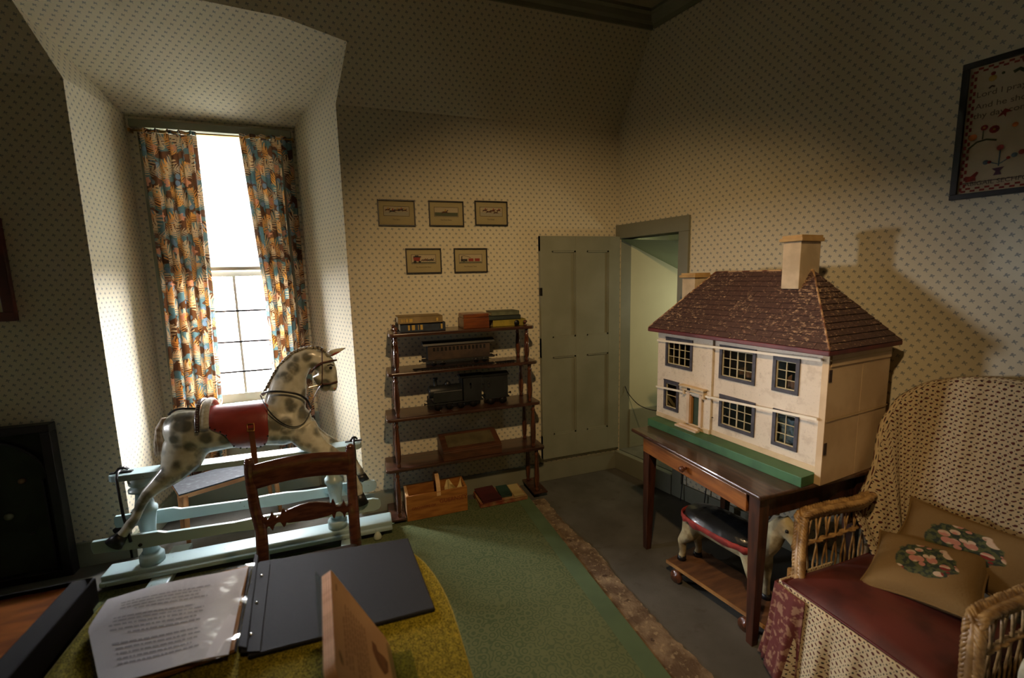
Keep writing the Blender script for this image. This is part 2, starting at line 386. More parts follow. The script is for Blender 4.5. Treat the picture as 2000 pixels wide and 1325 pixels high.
# ================================================================ WINDOW
YW = .745
M_white = simple('white_sash_paint', sr(225,226,220), sr(212,214,208), .4)
wn = bpy.data.objects.new('window_1', None); C.objects.link(wn); wn.location = (-2.87, YW, WZ0); wn['kind'] = 'structure'; wn['label'] = 'tall white sash window at the end of the papered dormer recess'
fr = MB()
fr.box(WX0-.02, WX0+.03, YB-.03, .80, WZ0-.02, WZ1+.02).box(WX1-.03, WX1+.02, YB-.03, .80, WZ0-.02, WZ1+.02)
fr.box(WX0-.06, WX1+.05, YB-.035, .80, WZ1-.03, WZ1+.02).box(WX0-.03, WX1+.03, YB-.05, .80, WZ0-.04, WZ0)
build('window_frame', fr, M_gpaint2, wn, bevel=.003)
zb = [hit(465, y, 1, YW).z for y in (607, 667, 725)]
zm = 1.74; xm = hit(470, 660, 1, YW).x
s1 = MB().box(WX0+.03, WX0+.07, YW-.015, YW+.02, WZ0, zm).box(WX1-.07, WX1-.03, YW-.015, YW+.02, WZ0, zm).box(WX0+.03, WX1-.03, YW-.015, YW+.02, WZ0, WZ0+.07).box(WX0+.03, WX1-.03, YW-.015, YW+.02, zm-.04, zm)
build('lower_sash', s1, M_white, wn, bevel=.003)
s2 = MB().box(WX0+.03, WX0+.07, YW+.022, YW+.05, zm-.03, WZ1).box(WX1-.07, WX1-.03, YW+.022, YW+.05, zm-.03, WZ1).box(WX0+.03, WX1-.03, YW+.022, YW+.05, zm-.03, zm+.01).box(WX0+.03, WX1-.03, YW+.022, YW+.05, WZ1-.05, WZ1).box(xm-.009, xm+.009, YW+.022, YW+.05, zm, WZ1)
build('upper_sash', s2, M_white, wn, bevel=.003)
build('muntin', MB().box(xm-.010, xm+.010, YW-.012, YW+.015, WZ0+.07, zm-.04), M_white, wn, bevel=.003)
zs = [WZ0+.07] + sorted(zb) + [zm-.04]
for z in zb: build('glazing_bar', MB().box(WX0+.06, WX1-.06, YW-.035, YW-.026, z-.007, z+.007), M_steel, wn)
for i in range(4):
    for a, b in ((WX0+.07, xm-.010), (xm+.010, WX1-.07)):
        build('pane', MB().box(a, b, YW+.003, YW+.006, zs[i]+.001, zs[i+1]-.001), M_glass, wn)
for a, b in ((WX0+.07, xm-.009), (xm+.009, WX1-.07)): build('pane', MB().box(a, b, YW+.034, YW+.037, zm+.01, WZ1-.05), M_glass, wn)
# roller blind
bl = thing('roller_blind', 'white roller blind drawn halfway down the sash window', 'blind', (-2.87, .69, 1.76))
Mb = Mat('blind_cloth', .8); Mb.color(sr(240,240,232)); translucent(Mb, (1,1,.98,1), .85)
build('blind_cloth', MB().box(WX0+.04, WX1-.04, .690, .6905, 1.765, 2.64), Mb.m, bl)
build('batten', MB().box(WX0+.04, WX1-.04, .684, .697, 1.745, 1.77), simple('blind_batten', sr(205,204,192), None, .5), bl, bevel=.003)
build('roller', MB().lathe([(.0,0),(.019,0),(.019,WX1-WX0-.08),(.0,WX1-WX0-.08)], (WX0+.04, .69, 2.655), 16, (1,0,0)), Mb.m, bl)
# curtains
Mc = Mat('leafy_printed_cotton', .85, spec=.15); u, v, _ = Mc.xyz('UV')
wob = (Mc.noise(9, 2, Mc.co('UV'))-.5)*.05; u = u+wob; v = v+(Mc.noise(11, 2, Mc.co('UV'))-.5)*.05
def cell(u, v, pu, pv, ou, ov, ang, flip=True):
    row = ((v+ov)/pv).floor(); p = (row*.5).fr()*2
    x = (((u+ou)/pu + p*.5).fr()-.5)*pu; y = (((v+ov)/pv).fr()-.5)*pv
    if flip: x = x*(1-2*p)
    c, s_ = math.cos(ang), math.sin(ang); return x*c+y*s_, y*c-x*s_
def frond(u, v, pu, pv, ou, ov, ang, L=.075, Dm=.036, p=.017):
    x, y = cell(u, v, pu, pv, ou, ov, ang); x = x + y*y*3
    d = x.abs(); s_ = (y - d*.9)/p; ins = y.abs().lt(L)*d.lt(Dm)
    leaf = ((s_.fr()-.5).abs()).lt((1-d/Dm)*.30+.12)
    return ins*(leaf.max(d.lt(.0016)))
def flower(u, v, pu, pv, ou, ov, R, k=6):
    x, y = cell(u, v, pu, pv, ou, ov, 0, False); r = (x*x+y*y).sqrt(); a = y._m('ARCTAN2', x); e = (a*k).cos()
    return r.lt(e*(R*.16)+R*.84), r.lt(R*.28), ((r/R*3).fr().lt(.14))
brown, teal, peach, pale, pink, blue = sr(82,58,44), sr(92,114,114), sr(198,150,104), sr(198,174,142), sr(186,142,122), sr(112,128,140)
vd, vn = Mc.voro(15, Mc.co('UV')); tl = (Mc.noise(13, 2, Mc.co('UV'))+wob).sstep(.50, .52)
col = Mc.mix(tl, brown, teal)
bd, _n = Mc.voro(24, Mc.co('UV', (1,.6,1), (0,0,.7))); col = Mc.mix(bd.lt(.28), col, blue)
fA = frond(u, v, .19, .17, .02, .03, .5); fB = frond(u, v, .21, .19, .11, .10, -.7, .085, .042, .021); fC = frond(u, v, .17, .21, .06, .15, 1.2, .06, .03, .015)
col = Mc.mix(fC, col, sr(176,156,130)); col = Mc.mix(fA, col, peach); col = Mc.mix(fB, col, pale)
f1, f2, f3 = flower(u, v, .19, .23, .0, .0, .030); col = Mc.mix(f1, col, pink); col = Mc.mix(f1*f3, col, sr(176,112,84)); col = Mc.mix(f2, col, peach)
Mc.color(col); Mc.bump(Mc.noise(300, 2), .1, .001)
Mg = Mc.t.nodes.new('ShaderNodeHueSaturation'); Mg.inputs['Saturation'].default_value = 1.25; Mg.inputs['Value'].default_value = 1.0
Mc.t.links.new(col, Mg.inputs['Color']); translucent(Mc, Mg.outputs[0], .085)
def curtain(name, label, xt0, xt1, xb0, xb1, xmid0, xmid1, zt, zbm, nf, ph):
    t = thing(name, label, 'curtain', ((xt0+xt1)/2, .57, zbm), group='patterned curtains at the window')
    def pos(a, b):     # a across, b down (0 top)
        if b < .45: q = b/.45; x0 = xt0+(xmid0-xt0)*q; x1 = xt1+(xmid1-xt1)*q
        else: q = (b-.45)/.55; x0 = xmid0+(xb0-xmid0)*q; x1 = xmid1+(xb1-xmid1)*q
        z = zt+(zbm-zt)*b
        amp = .018+.016*b; w = math.sin(a*nf*2*math.pi+ph+.6*math.sin(3*b+ph)) + .35*math.sin(a*nf*4.3*math.pi+2*ph)
        if b < .05: amp *= .8
        return Vector((x0+(x1-x0)*a + .008*math.sin(a*nf*4*math.pi+ph), .572+amp*w + .01*math.sin(b*5), z))
    wd = abs(xt1-xt0)*1.7
    mb = MB().grid(lambda a, b: pos(a, 1-b), 90, 70, lambda a, b: (a*wd+ph*.37, b*(zt-zbm)+ph*.21))
    build('cloth', mb, Mc.m, t)
    hd_ = MB()
    for k in range(int(nf*2)): hd_.ball(pos((k+.5)/(nf*2), .0)+Vector((0,-.006,.012)), .008, 8)
    build('gathered_heading', MB().grid(lambda a, b: pos(a, 0)+Vector((0, .012*math.sin(a*nf*6*math.pi), .0+.025*b)), 90, 3, lambda a, b: (a*wd+ph, b*.03)), Mc.m, t)
    return t
H_ = lambda px, py: hit(px, py, 1, .57).x
curtain('curtain', 'left printed curtain with peach and teal leaves, hanging straight', H_(266,262), H_(383,275), H_(352,960), H_(448,940), H_(305,520), H_(409,530), 2.655, .24, 5, .4)
curtain('curtain', 'right printed curtain with peach and teal leaves, beside the horse head', H_(466,268), H_(566,268), H_(552,940), H_(622,930), H_(513,560), H_(594,570), 2.665, .26, 5, 2.1)
rod = thing('curtain_rod', 'thin brass curtain rod across the head of the window', 'rod', (-2.87,.57,2.66))
build('rod', MB().tube([(-3.36,.575,2.665),(-2.38,.575,2.675)], .006, 8), M_brass, rod)
build('bracket', MB().box(-3.36,-3.348,.565,.62,2.655,2.675), M_brass, rod)
build('bracket', MB().box(-2.385,-2.375,.565,.62,2.665,2.685), M_brass, rod)
w2_ = bpy.data.objects.new('added_window', None); C.objects.link(w2_); w2_.location = (-5.6,-.25,1.05); w2_['kind'] = 'structure'  # unseen window added to throw daylight across to the right wall
sf = MB()
for a, b, c, d in ((-.46,-.42,1.03,1.67),(-.08,-.04,1.03,1.67),(-.42,-.08,1.03,1.07),(-.42,-.08,1.63,1.67)): sf.box(-5.64,-5.60,a,b,c,d)
build('window_frame', sf, M_gpaint2, w2_)
i_, o2_ = [(-4.75,-.65,1.05),(-4.75,-.27,1.05),(-4.75,-.27,1.65),(-4.75,-.65,1.65)], [(-5.62,-.45,1.04),(-5.62,-.05,1.04),(-5.62,-.05,1.66),(-5.62,-.45,1.66)]
struct('added_light_tunnel', MB().add(i_+o2_, [(0,1,5,4),(1,2,6,5),(2,3,7,6),(3,0,4,7)]), M_gpaint2)  # slanted tunnel shaped to keep the added light off the near wall
build('pane', MB().box(-5.622,-5.618,-.42,-.08,1.07,1.63), M_glass, w2_)
# ---- outside
pale_ground = simple('lightened_ground', sr(222,218,204), sr(208,206,188), .9, scale=.3)  # pale ground, lightened to bounce daylight up into the recess
struct('ground', MB().quads((-60,-60,-3.2), XV, (0,1,0), [(0,120,0,180)]), pale_ground)
leafm = simple('tree_leaves', sr(96,120,70), sr(60,88,50), .8, scale=2); barkm = simple('bark', sr(90,78,62), None, .9)
rnd = random.Random(3)
for k, (x, y, h_, lab) in enumerate([(-11,24,6.5,'pale leafy tree seen through the left half of the lower sash'), (-3.5,27,7.5,'pale leafy tree seen through the right half of the lower sash'), (-18,33,8,'distant round tree hidden mostly by the left curtain')]):
    t = thing('tree', lab, 'tree', (x,y,-3.2), group='trees outside the window')
    build('trunk', MB().tube([(x,y,-3.2),(x+.2,y,-.5),(x,y,h_-5)], [.3,.22,.1], 8), barkm, t)
    cr = MB()
    for i in range(650):
        a = rnd.random()*6.28; b = math.acos(2*rnd.random()-1); r = (rnd.random()**.4)
        c = Vector((x+3.2*r*math.sin(b)*math.cos(a), y+2.6*r*math.sin(b)*math.sin(a), h_-4.6+2.9*r*math.cos(b)))
        d1 = Vector((rnd.uniform(-1,1),rnd.uniform(-1,1),rnd.uniform(-1,1))).normalized()*.38; d2 = d1.orthogonal().normalized()*.22
        cr.add([c-d1, c+d2, c+d1, c-d2], [(0,1,2,3)])
    build('foliage', cr, leafm, t)['kind'] = 'stuff'
# ================================================================ FLOOR COVERINGS
G = lambda px, py, z=0: hit(px, py, 2, z)
Mr = Mat('green_carpet', .92, spec=.1); vd1, _n = Mr.voro(26); vd2, _n = Mr.voro(60)
a1 = Mr.noise(1.1, 4).sstep(.35, .65); pat = ((vd1*9).sin().abs()).sstep(.3, .8)
Mr.color(Mr.mix(pat*.35, Mr.mix(a1, sr(70,82,54), sr(85,95,66)), sr(116,118,82))); Mr.bump(Mr.noise(240, 3), .3, .004)
rug = MB(); ed = [(-.905,-.12), (-1.9,-.12), (-1.96,-.36), (-4.3,-.36), (-4.3,-4.8), (-.935,-4.8)]
rug.prism([(x, y, .008) for x, y in ed], (0,0,.008))
rg = build('carpet', rug, Mr.m); tag(rg, 'mottled green carpet covering the middle of the floor', 'carpet')
bd = MB().prism([(-.905,-.12,.0162), (-1.0,-.12,.0162), (-1.03,-4.8,.0162), (-.935,-4.8,.0162)], (0,0,.0012))
build('border', bd, simple('carpet_border', sr(76,94,62), sr(70,88,58), .92, bump=.3, bscale=240), rg)
Mu = Mat('felt_underlay', .95, spec=.1); q1 = Mu.noise(9, 5).sstep(.38, .64); q2 = Mu.noise(40, 4).sstep(.55, .68); q3 = Mu.noise(16, 3).sstep(.66, .70)
Mu.color(Mu.mix(q3*.8, Mu.mix(q2*.55, Mu.mix(q1, sr(92,76,60), sr(130,112,90)), sr(168,150,118)), sr(58,44,36))); Mu.bump(Mu.noise(90, 5), .7, .01)
rr_ = random.Random(5); edge = []
ctl = [G(1062,975), G(1110,1030), G(1165,1078), G(1215,1140), G(1290,1222), G(1330,1262), G(1405,1335)]
ctl = [(p.x, p.y) for p in ctl] + [(-.70,-3.0), (-.72,-4.8)]
for (xa, ya), (xb, yb_) in zip(ctl, ctl[1:]):
    n = max(2, int(abs(ya-yb_)/.02))
    for k in range(n): t_ = k/n; edge.append((xa+(xb-xa)*t_+rr_.uniform(-.007,.007), ya+(yb_-ya)*t_))
und = MB(); und_p = [(-1.0,-4.8)] + [(-1.0,-.14)] + edge
for (xa, ya), (xb, yb_) in zip(edge, edge[1:]):
    und.add([(-1.0,ya,.006),(xa,ya,.006),(xb,yb_,.006),(-1.0,yb_,.006),(-1.0,ya,.001),(xa,ya,.001),(xb,yb_,.001),(-1.0,yb_,.001)], [(0,3,2,1),(1,2,6,5)])
tag(build('carpet_underlay', und, Mu.m), 'worn brown felt underlay strip showing along the carpet edge', 'underlay')
# ================================================================ SHELVES
wh = thing('whatnot', 'dark mahogany five-tier open shelf stand with turned posts by the door', 'shelf', (-1.34,-.15,.0))
tiers = [(1.304,-1.845,-.845), (1.049,-1.868,-.825), (.746,-1.892,-.805), (.401,-1.915,-.775)]
def shelf_board(x0, x1, z):
    r = .03; pts = []
    for cx, cyy, a0 in ((x1-r,-.272+r,-90), (x1-.01,-.022,0), (x0+.01,-.022,180), (x0+r,-.272+r,180)):
        if cyy == -.022: pts.append((cx, cyy, z)); continue
        for k in range(5): a = math.radians(a0+k*22.5); pts.append((cx+r*math.cos(a), cyy+r*math.sin(a), z))
    return MB().prism([(p[0], p[1], z-.022) for p in pts], (0,0,.022))
for z, x0, x1 in tiers: build('shelf', shelf_board(x0, x1, z), M_mahog_x, wh, bevel=.005)
def px_post(z, left, front):
    k = (1.304-z)/1.304
    return (-1.797-.055*k if left else -.905+.085*k), (-.238 if front else -.055)
for left in (True, False):
    for front in (True, False):
        lv = [1.304, 1.049, .746, .401, .052]
        for a, b in zip(lv, lv[1:]):
            x, y = px_post((a+b)/2, left, front); L = a-.022-b
            pr = [(.011,0),(.014,.006),(.014,.02),(.010,.026),(.013,.032),(.0165,.055),(.019,L*.32),(.0175,L*.5),(.013,L*.78),(.011,L-.055),(.016,L-.045),(.016,L-.036),(.011,L-.030),(.013,L-.018),(.014,L-.006),(.011,L)]
            build('post', MB().lathe(pr, (x,y,b), 14), M_mahog_z, wh)
        x, y = px_post(1.304, left, front)
        if not (not left and not front): build('finial', MB().lathe([(.012,0),(.012,.006),(.006,.012),(.006,.018),(.014,.024),(.015,.032),(.008,.040),(.0,.042)], (x,y,1.304), 14), M_mahog_z, wh)
for left in (True, False):
    x = -1.855 if left else -.818
    build('foot_board', MB().box(x-.055, x+.055, -.275, -.02, .0385, .052), M_mahog_x, wh, bevel=.004)
    for y in (-.235, -.055): build('castor', MB().lathe([(.0,-.011),(.017,-.009),(.02,0),(.017,.009),(.0,.011)], (x+.01, y, .0375), 14, (1,0,0)), M_mahog_z, wh)
def book(label, x0, x1, y0, y1, z0, h, cov, pages='side', rz=0, name='book', group=None, page_mat=None, cat='book', extras=None):
    t = thing(name, label, cat, ((x0+x1)/2, (y0+y1)/2, z0), 0, group)
    M = Matrix.Translation(t.location) @ Matrix.Rotation(rz, 4, 'Z') @ Matrix.Translation(-t.location)
    c = MB().box(x0,x1,y0,y1,z0,z0+.003,M).box(x0,x1,y0,y1,z0+h-.003,z0+h,M)
    if pages == 'back': c.box(x0,x1,y0,y0+.004,z0,z0+h,M)       # spine to the front
    elif pages == 'left': c.box(x1-.004,x1,y0,y1,z0,z0+h,M)
    build('cover', c, cov, t, bevel=.001)
    build('pages', MB().box(x0+.004,x1-.004-(.001 if pages=='left' else 0),y0+.004,y1-.004,z0+.003,z0+h-.003,M), page_mat or M_pages, t)
    if extras:
        for nm, mb_, mt in extras: build(nm, mb_, mt, t)
    return t
M_pages = simple('page_edges', sr(205,190,150), sr(184,168,128), .9, scale=30, stretch=(1,1,12))
zt = 1.3045
M_gilt = simple('gilt_print', sr(196,164,84), None, .5, .4)
buff = simple('buff_cloth', sr(146,126,86), sr(122,102,66), .8, scale=12); navy = simple('navy_cloth', sr(44,56,72), sr(34,42,54), .7, scale=20)
y0 = -.215
e = MB(); 
for k, (a, w_) in enumerate([(.02,.012),(.045,.020),(.085,.004),(.10,.016),(.235,.012)]): e.box(-1.765+.03+a, -1.765+.03+a+w_, y0-.0006, y0, zt+.012, zt+.045)
book('blue book with gilt lettering, lower of the left pair on the top shelf', -1.765, -1.468, y0, -.03, zt, .056, navy, 'back', extras=[('gilt_lettering', e, M_gilt)])
e = MB()
for a, w_ in [(.02,.006),(.034,.004),(.05,.010),(.07,.02),(.245,.012)]: e.box(-1.775+a, -1.775+a+w_, y0-.0156, y0-.015, zt+.067, zt+.088)
book('buff-brown book lying on top of the blue one on the top shelf', -1.778, -1.488, y0-.015, -.04, zt+.0565, .046, buff, 'back', extras=[('gilt_lettering', e, M_gilt)])
bx = thing('wooden_box', 'small plain polished wooden box between the book piles on the top shelf', 'box', (-1.255,-.15,zt))
M_box = simple('box_wood', sr(126,68,30), sr(96,48,22), .35, scale=5, stretch=(1.5,8,8), coat=.3)
build('body', MB().box(-1.345,-1.165,-.225,-.06,zt,zt+.072), M_box, bx, bevel=.003)
build('lid', MB().box(-1.345,-1.165,-.225,-.06,zt+.0725,zt+.100), M_box, bx, bevel=.006)
ylg = simple('mustard_cloth', sr(158,140,48), sr(128,116,40), .75, scale=14); grn = simple('dark_green_cloth', sr(44,56,46), sr(34,42,36), .7); gry = simple('grey_green_cloth', sr(98,102,78), sr(80,84,64), .8, scale=20)
e = MB().lathe([(.0,0),(.019,0),(.019,.0006),(.0,.0006)], (-.965,-.2312,zt+.024), 18, (0,1,0))
book('mustard-yellow thick book, bottom of the right pile on the top shelf', -1.135, -.892, -.214, -.04, zt, .048, ylg, 'back', extras=[('dark_medallion', e, M_black)])
book('dark green book in the middle of the right pile on the top shelf', -1.165, -.93, -.22, -.05, zt+.0485, .028, grn, 'back')
book('grey-green book on top of the right pile on the top shelf', -1.143, -.937, -.21, -.06, zt+.077, .030, gry, 'back')
# ---- railway carriage (second shelf)
z2 = 1.0495; X0, X1 = -1.605, -1.125; ya, yb2 = -.150, -.065
M_tin = simple('carriage_tinplate', sr(74,58,44), sr(54,42,34), .5, scale=14); M_tin2 = simple('carriage_roof_tin', sr(50,48,42), sr(36,34,32), .5, scale=10); M_dk = simple('carriage_interior', sr(20,19,18), None, .8)
ca = thing('toy_railway_carriage', 'long brown toy railway carriage with a row of small windows', 'toy train', ((X0+X1)/2, -.10, z2+.02))
zf = z2+.045
holes = [(X0+.055+i*.0275, X0+.055+i*.0275+.0155, zf+.058, zf+.085) for i in range(14)]
side = MB()
for a0, a1, b0, b1 in holes_cells(X0+.02, X1-.02, zf, zf+.10, holes): side.box(a0, a1, ya, ya+.004, b0, b1)
build('side_panel', side, M_tin, ca)
build('body', MB().box(X0+.02, X1-.02, ya+.0045, yb2, zf, zf+.10), M_dk, ca)
for h_ in holes: build('window_pane', MB().box(h_[0], h_[1], ya+.002, ya+.003, h_[2], h_[3]), M_glass, ca)
arch = [(-.055,.0),(-.05,.014),(-.03,.024),(0,.028),(.03,.024),(.05,.014),(.055,.0)]
ym = (ya+yb2)/2
build('roof', MB().prism([(X0-.012, ym+a, zf+.1005+b) for a, b in arch], (X1-X0+.024, 0, 0)), M_tin2, ca)
build('underframe', MB().box(X0-.015, X1+.015, ya+.004, yb2-.004, zf-.012, zf), M_tin2, ca)
for x in (X0+.06, X0+.12, X1-.12, X1-.06): build('wheel', MB().lathe([(.0,0),(.019,0),(.019,.01),(.0,.01)], (x, ya+.006, z2+.0195), 16, (0,1,0)), M_steel, ca)
for s_, x in ((-1, X0-.015), (1, X1+.015)): build('buffer', MB().lathe([(.003,0),(.003,.018),(.008,.019),(.008,.024),(.0,.025)], (x, ya+.02, zf-.004), 10, (s_,0,0)), M_steel, ca)
build('footboard', MB().box(X0+.03, X1-.03, ya-.008, ya+.004, zf-.022, zf-.018), M_tin2, ca)
def track(label, x0, x1, y, z, tilt=0):
    t = thing('toy_track', label, 'toy track', ((x0+x1)/2, y, z), 0, 'toy track pieces on the second shelf')
    M = Matrix.Translation(t.location) @ Matrix.Rotation(tilt, 4, 'Z') @ Matrix.Translation(-t.location)
    for dy in (-.014, .014): build('rail', MB().box(x0, x1, y+dy-.0018, y+dy+.0018, z+.004, z+.011, M), M_steel, t)
    for k in range(7): x = x0+.02+(x1-x0-.04)*k/6; build('sleeper', MB().box(x-.005, x+.005, y-.022, y+.022, z, z+.004, M), M_tin2, t)
track('dark toy track lying along the left front of the second shelf', -1.70, -1.40, -.235, z2, .03)
track('dark toy track lying along the middle front of the second shelf', -1.39, -1.14, -.232, z2, .02)
track('dark toy track at the right end of the second shelf front', -1.13, -.98, -.230, z2, .04)
# ---- locomotive (third shelf)
z3 = .7465; lx0, lx1 = -1.60, -1.22
lc = thing('toy_locomotive', 'black toy steam engine with a round boiler and cab on the third shelf', 'toy train', (-1.40,-.15,z3))
M_loco = simple('black_painted_metal', sr(34,37,38), sr(25,27,28), .45, scale=12, spec=.5)
yl = -.15
build('side_tank', MB().box(lx0+.03, lx0+.235, yl-.052, yl+.052, z3+.055, z3+.135), M_loco, lc, bevel=.006)
build('boiler', MB().lathe([(.0,0),(.042,.002),(.044,.01),(.044,.30)], (lx0+.005, yl, z3+.125), 20, (1,0,0)), M_loco, lc)
build('funnel', MB().lathe([(.018,0),(.013,.01),(.012,.045),(.017,.05),(.017,.06),(.011,.06)], (lx0+.055, yl, z3+.162), 14), M_loco, lc)
build('dome', MB().lathe([(.022,0),(.021,.015),(.014,.027),(.0,.032)], (lx0+.14, yl, z3+.163), 14), M_loco, lc)
cb = MB().box(lx0+.235, lx0+.37, yl-.055, yl-.051, z3+.05, z3+.13)
for a0, a1, b0, b1 in holes_cells(lx0+.235, lx0+.37, z3+.13, z3+.215, [(lx0+.285, lx0+.298, z3+.135, z3+.175)]): cb.box(a0, a1, yl-.055, yl-.051, b0, b1)
cb.box(lx0+.235, lx0+.24, yl-.055, yl+.055, z3+.05, z3+.215); build('cab', cb, M_loco, lc)
build('cab_roof', MB().prism([(lx0+.22, yl-.062+.124*k/6, z3+.2155+.018*math.sin(math.pi*k/6)) for k in range(7)], (.165, 0, 0)), M_loco, lc)
build('footplate', MB().box(lx0-.005, lx0+.38, yl-.058, yl+.058, z3+.045, z3+.053), M_loco, lc)
for x in (lx0+.06, lx0+.14, lx0+.22, lx0+.31): build('wheel', MB().lathe([(.0,0),(.028,0),(.028,.012),(.0,.012)], (x, yl-.05, z3+.0285), 18, (0,1,0)), M_steel, lc)
build('buffer', MB().lathe([(.004,0),(.004,.02),(.010,.021),(.010,.026),(.0,.027)], (lx0-.005, yl-.03, z3+.05), 10, (-1,0,0)), M_steel, lc)
td = thing('toy_tender', 'black toy coal tender coupled behind the engine on the third shelf', 'toy train', (-1.12,-.15,z3))
tx0, tx1 = -1.205, -1.035; tb = MB()
for a0, a1, b0, b1 in holes_cells(tx0, tx1, z3+.055, z3+.21, [(tx0+.02, tx0+.034, z3+.13, z3+.172)]): tb.box(a0, a1, yl-.054, yl-.050, b0, b1)
tb.box(tx1-.004, tx1, yl-.05, yl+.05, z3+.055, z3+.21); build('body', tb, M_loco, td)
build('roof', MB().prism([(tx0-.008, yl-.062+.124*k/6, z3+.2105+.018*math.sin(math.pi*k/6)) for k in range(7)], (.19, 0, 0)), M_loco, td)
build('footplate', MB().box(tx0, tx1+.01, yl-.056, yl+.056, z3+.045, z3+.0545), M_loco, td)
for x in (tx0+.045, tx0+.135): build('wheel', MB().lathe([(.0,0),(.026,0),(.026,.012),(.0,.012)], (x, yl-.05, z3+.0265), 18, (0,1,0)), M_steel, td)
build('buffer', MB().lathe([(.004,0),(.004,.014),(.009,.015),(.009,.02),(.0,.021)], (tx1+.01, yl-.03, z3+.07), 10, (1,0,0)), M_steel, td)
# ---- writing slope (fourth shelf)
z4 = .4015; ws = thing('writing_slope', 'old wooden writing slope with a leather panel on the fourth shelf', 'box', (-1.34,-.15,z4))
A = G(858,896,z4); sx0, sx1 = -1.53, -1.09; sy0, sy1 = -.262, -.04
M_slope = simple('writing_slope_wood', sr(84,50,28), sr(62,36,20), .5, scale=5, stretch=(1.5,8,8))
def ztop(y): return z4+.085+(.135-.085)*(y-sy0)/(sy1-sy0) if y < sy1-.05 else z4+.085+(.135-.085)*(sy1-.05-sy0)/(sy1-sy0)
prof = [(sx0, sy0, z4), (sx0, sy1, z4), (sx0, sy1, z4+.124), (sx0, sy1-.04, z4+.124), (sx0, sy0, z4+.062)]
build('case', MB().prism(prof, (sx1-sx0-.02, 0, 0)), M_slope, ws, bevel=.003)
o = lambda x, t_, up=0: (x, sy0+.012+(sy1-.045-sy0-.012)*t_, z4+.0665+(.057)*t_+up)
def slab(x0, x1, t0, t1, h): return MB().prism([o(x0,t0), o(x1,t0), o(x1,t1), o(x0,t1)], (0,-.2*h,.98*h))
build('lid', slab(sx0, sx1-.02, -.06, 1, .008), M_slope, ws, bevel=.002)
build('leather_panel', MB().prism([o(sx0+.04,.14,.0085), o(sx1-.06,.14,.0085), o(sx1-.06,.88,.0085), o(sx0+.04,.88,.0085)], (0,0,.0012)), simple('olive_leather', sr(88,78,50), sr(70,62,40), .6, scale=10), ws)
# ---- crate and albums
M_crate = simple('pine_crate_wood', sr(166,112,50), sr(138,88,36), .6, scale=5, stretch=(1.5,9,9), bump=.1)
M_crend = simple('pine_end_grain', sr(206,168,122), sr(190,150,104), .6, scale=8)
x0, x1, y0, y1, z0, h_ = -1.795, -1.375, -.262, -.075, .0175, .178
cr = thing('wooden_crate', 'open pine crate with a bent wooden handle and faded red lettering', 'crate', ((x0+x1)/2, (y0+y1)/2, z0))
build('front_board', MB().box(x0,x1,y0,y0+.012,z0,z0+h_), M_crate, cr, bevel=.002)
build('rear_board', MB().box(x0,x1,y1-.012,y1,z0,z0+h_), M_crate, cr, bevel=.002)
build('end_board', MB().box(x0,x0+.018,y0+.0125,y1-.0125,z0,z0+h_), M_crend, cr, bevel=.002)
build('end_board', MB().box(x1-.018,x1,y0+.0125,y1-.0125,z0,z0+h_), M_crate, cr, bevel=.002)
build('bottom_board', MB().box(x0+.018,x1-.018,y0+.0125,y1-.0125,z0,z0+.01), M_crate, cr)
hp = [(-1.575, y0-.002+(y1-y0)*(.5-.5*math.cos(math.pi*k/14)), z0+h_-.03+.13*math.sin(math.pi*k/14)) for k in range(15)]
hb = MB()
hb.rings([[(x-.014,y,z),(x+.014,y,z),(x+.014,y+(.002 if k<7 else -.002),z-.003),(x-.014,y+(.002 if k<7 else -.002),z-.003)] for k,(x,y,z) in enumerate(hp)], True, False)
build('handle', hb, M_crend, cr)
M_red = simple('faded_red_stencil', sr(104,36,22), sr(120,54,28), .8, scale=30)
text('lettering', 'GUERNSEY', .040, M_red, cr, (-1.475, y0-.0006, z0+.105), (math.pi/2,0,0))
text('lettering', 'GROWERS OF', .026, M_red, cr, (-1.68, y0-.0006, z0+.085), (math.pi/2,0,0))
pp = thing('crumpled_paper', 'crumpled cream paper scrap sticking up inside the pine crate', 'paper', (-1.46,-.16,z0+.02))
pm = MB(); rnd = random.Random(2)
pm.grid(lambda a, b: Vector((-1.52+.13*a, -.20+.05*b+.03*math.sin(9*a+5*b), z0+.03+.13*b+.03*math.sin(7*a)+.01*rnd.random())), 6, 5, smooth=False)
build('sheet', pm, simple('cream_paper', sr(196,176,122), None, .8), pp, solid=.001)
# albums on the carpet
z0 = .0175
al = book('large flat red-edged album lying on the carpet beside the crate', -1.285, -.925, -.275, -.055, z0, .026, simple('album_cloth', sr(120,52,34), sr(150,120,80), .6, scale=14), 'back', name='album', cat='album', page_mat=simple('album_edges', sr(170,140,96), None, .8))
book('dark maroon book lying at the left end of the flat album', -1.27, -1.125, -.265, -.05, z0+.0265, .018, simple('maroon_cloth', sr(78,24,24), sr(62,20,22), .6), 'back', rz=.05)
book('small dark green book in the middle of the flat album', -1.115, -1.03, -.235, -.075, z0+.0265, .018, simple('bottle_green_cloth', sr(38,66,54), sr(30,54,46), .6), 'back', rz=-.04)
book('cream pamphlet lying at the right end of the flat album', -1.02, -.94, -.262, -.07, z0+.0265, .008, simple('cream_card', sr(176,156,104), sr(160,140,92), .8), 'back', rz=-.02)
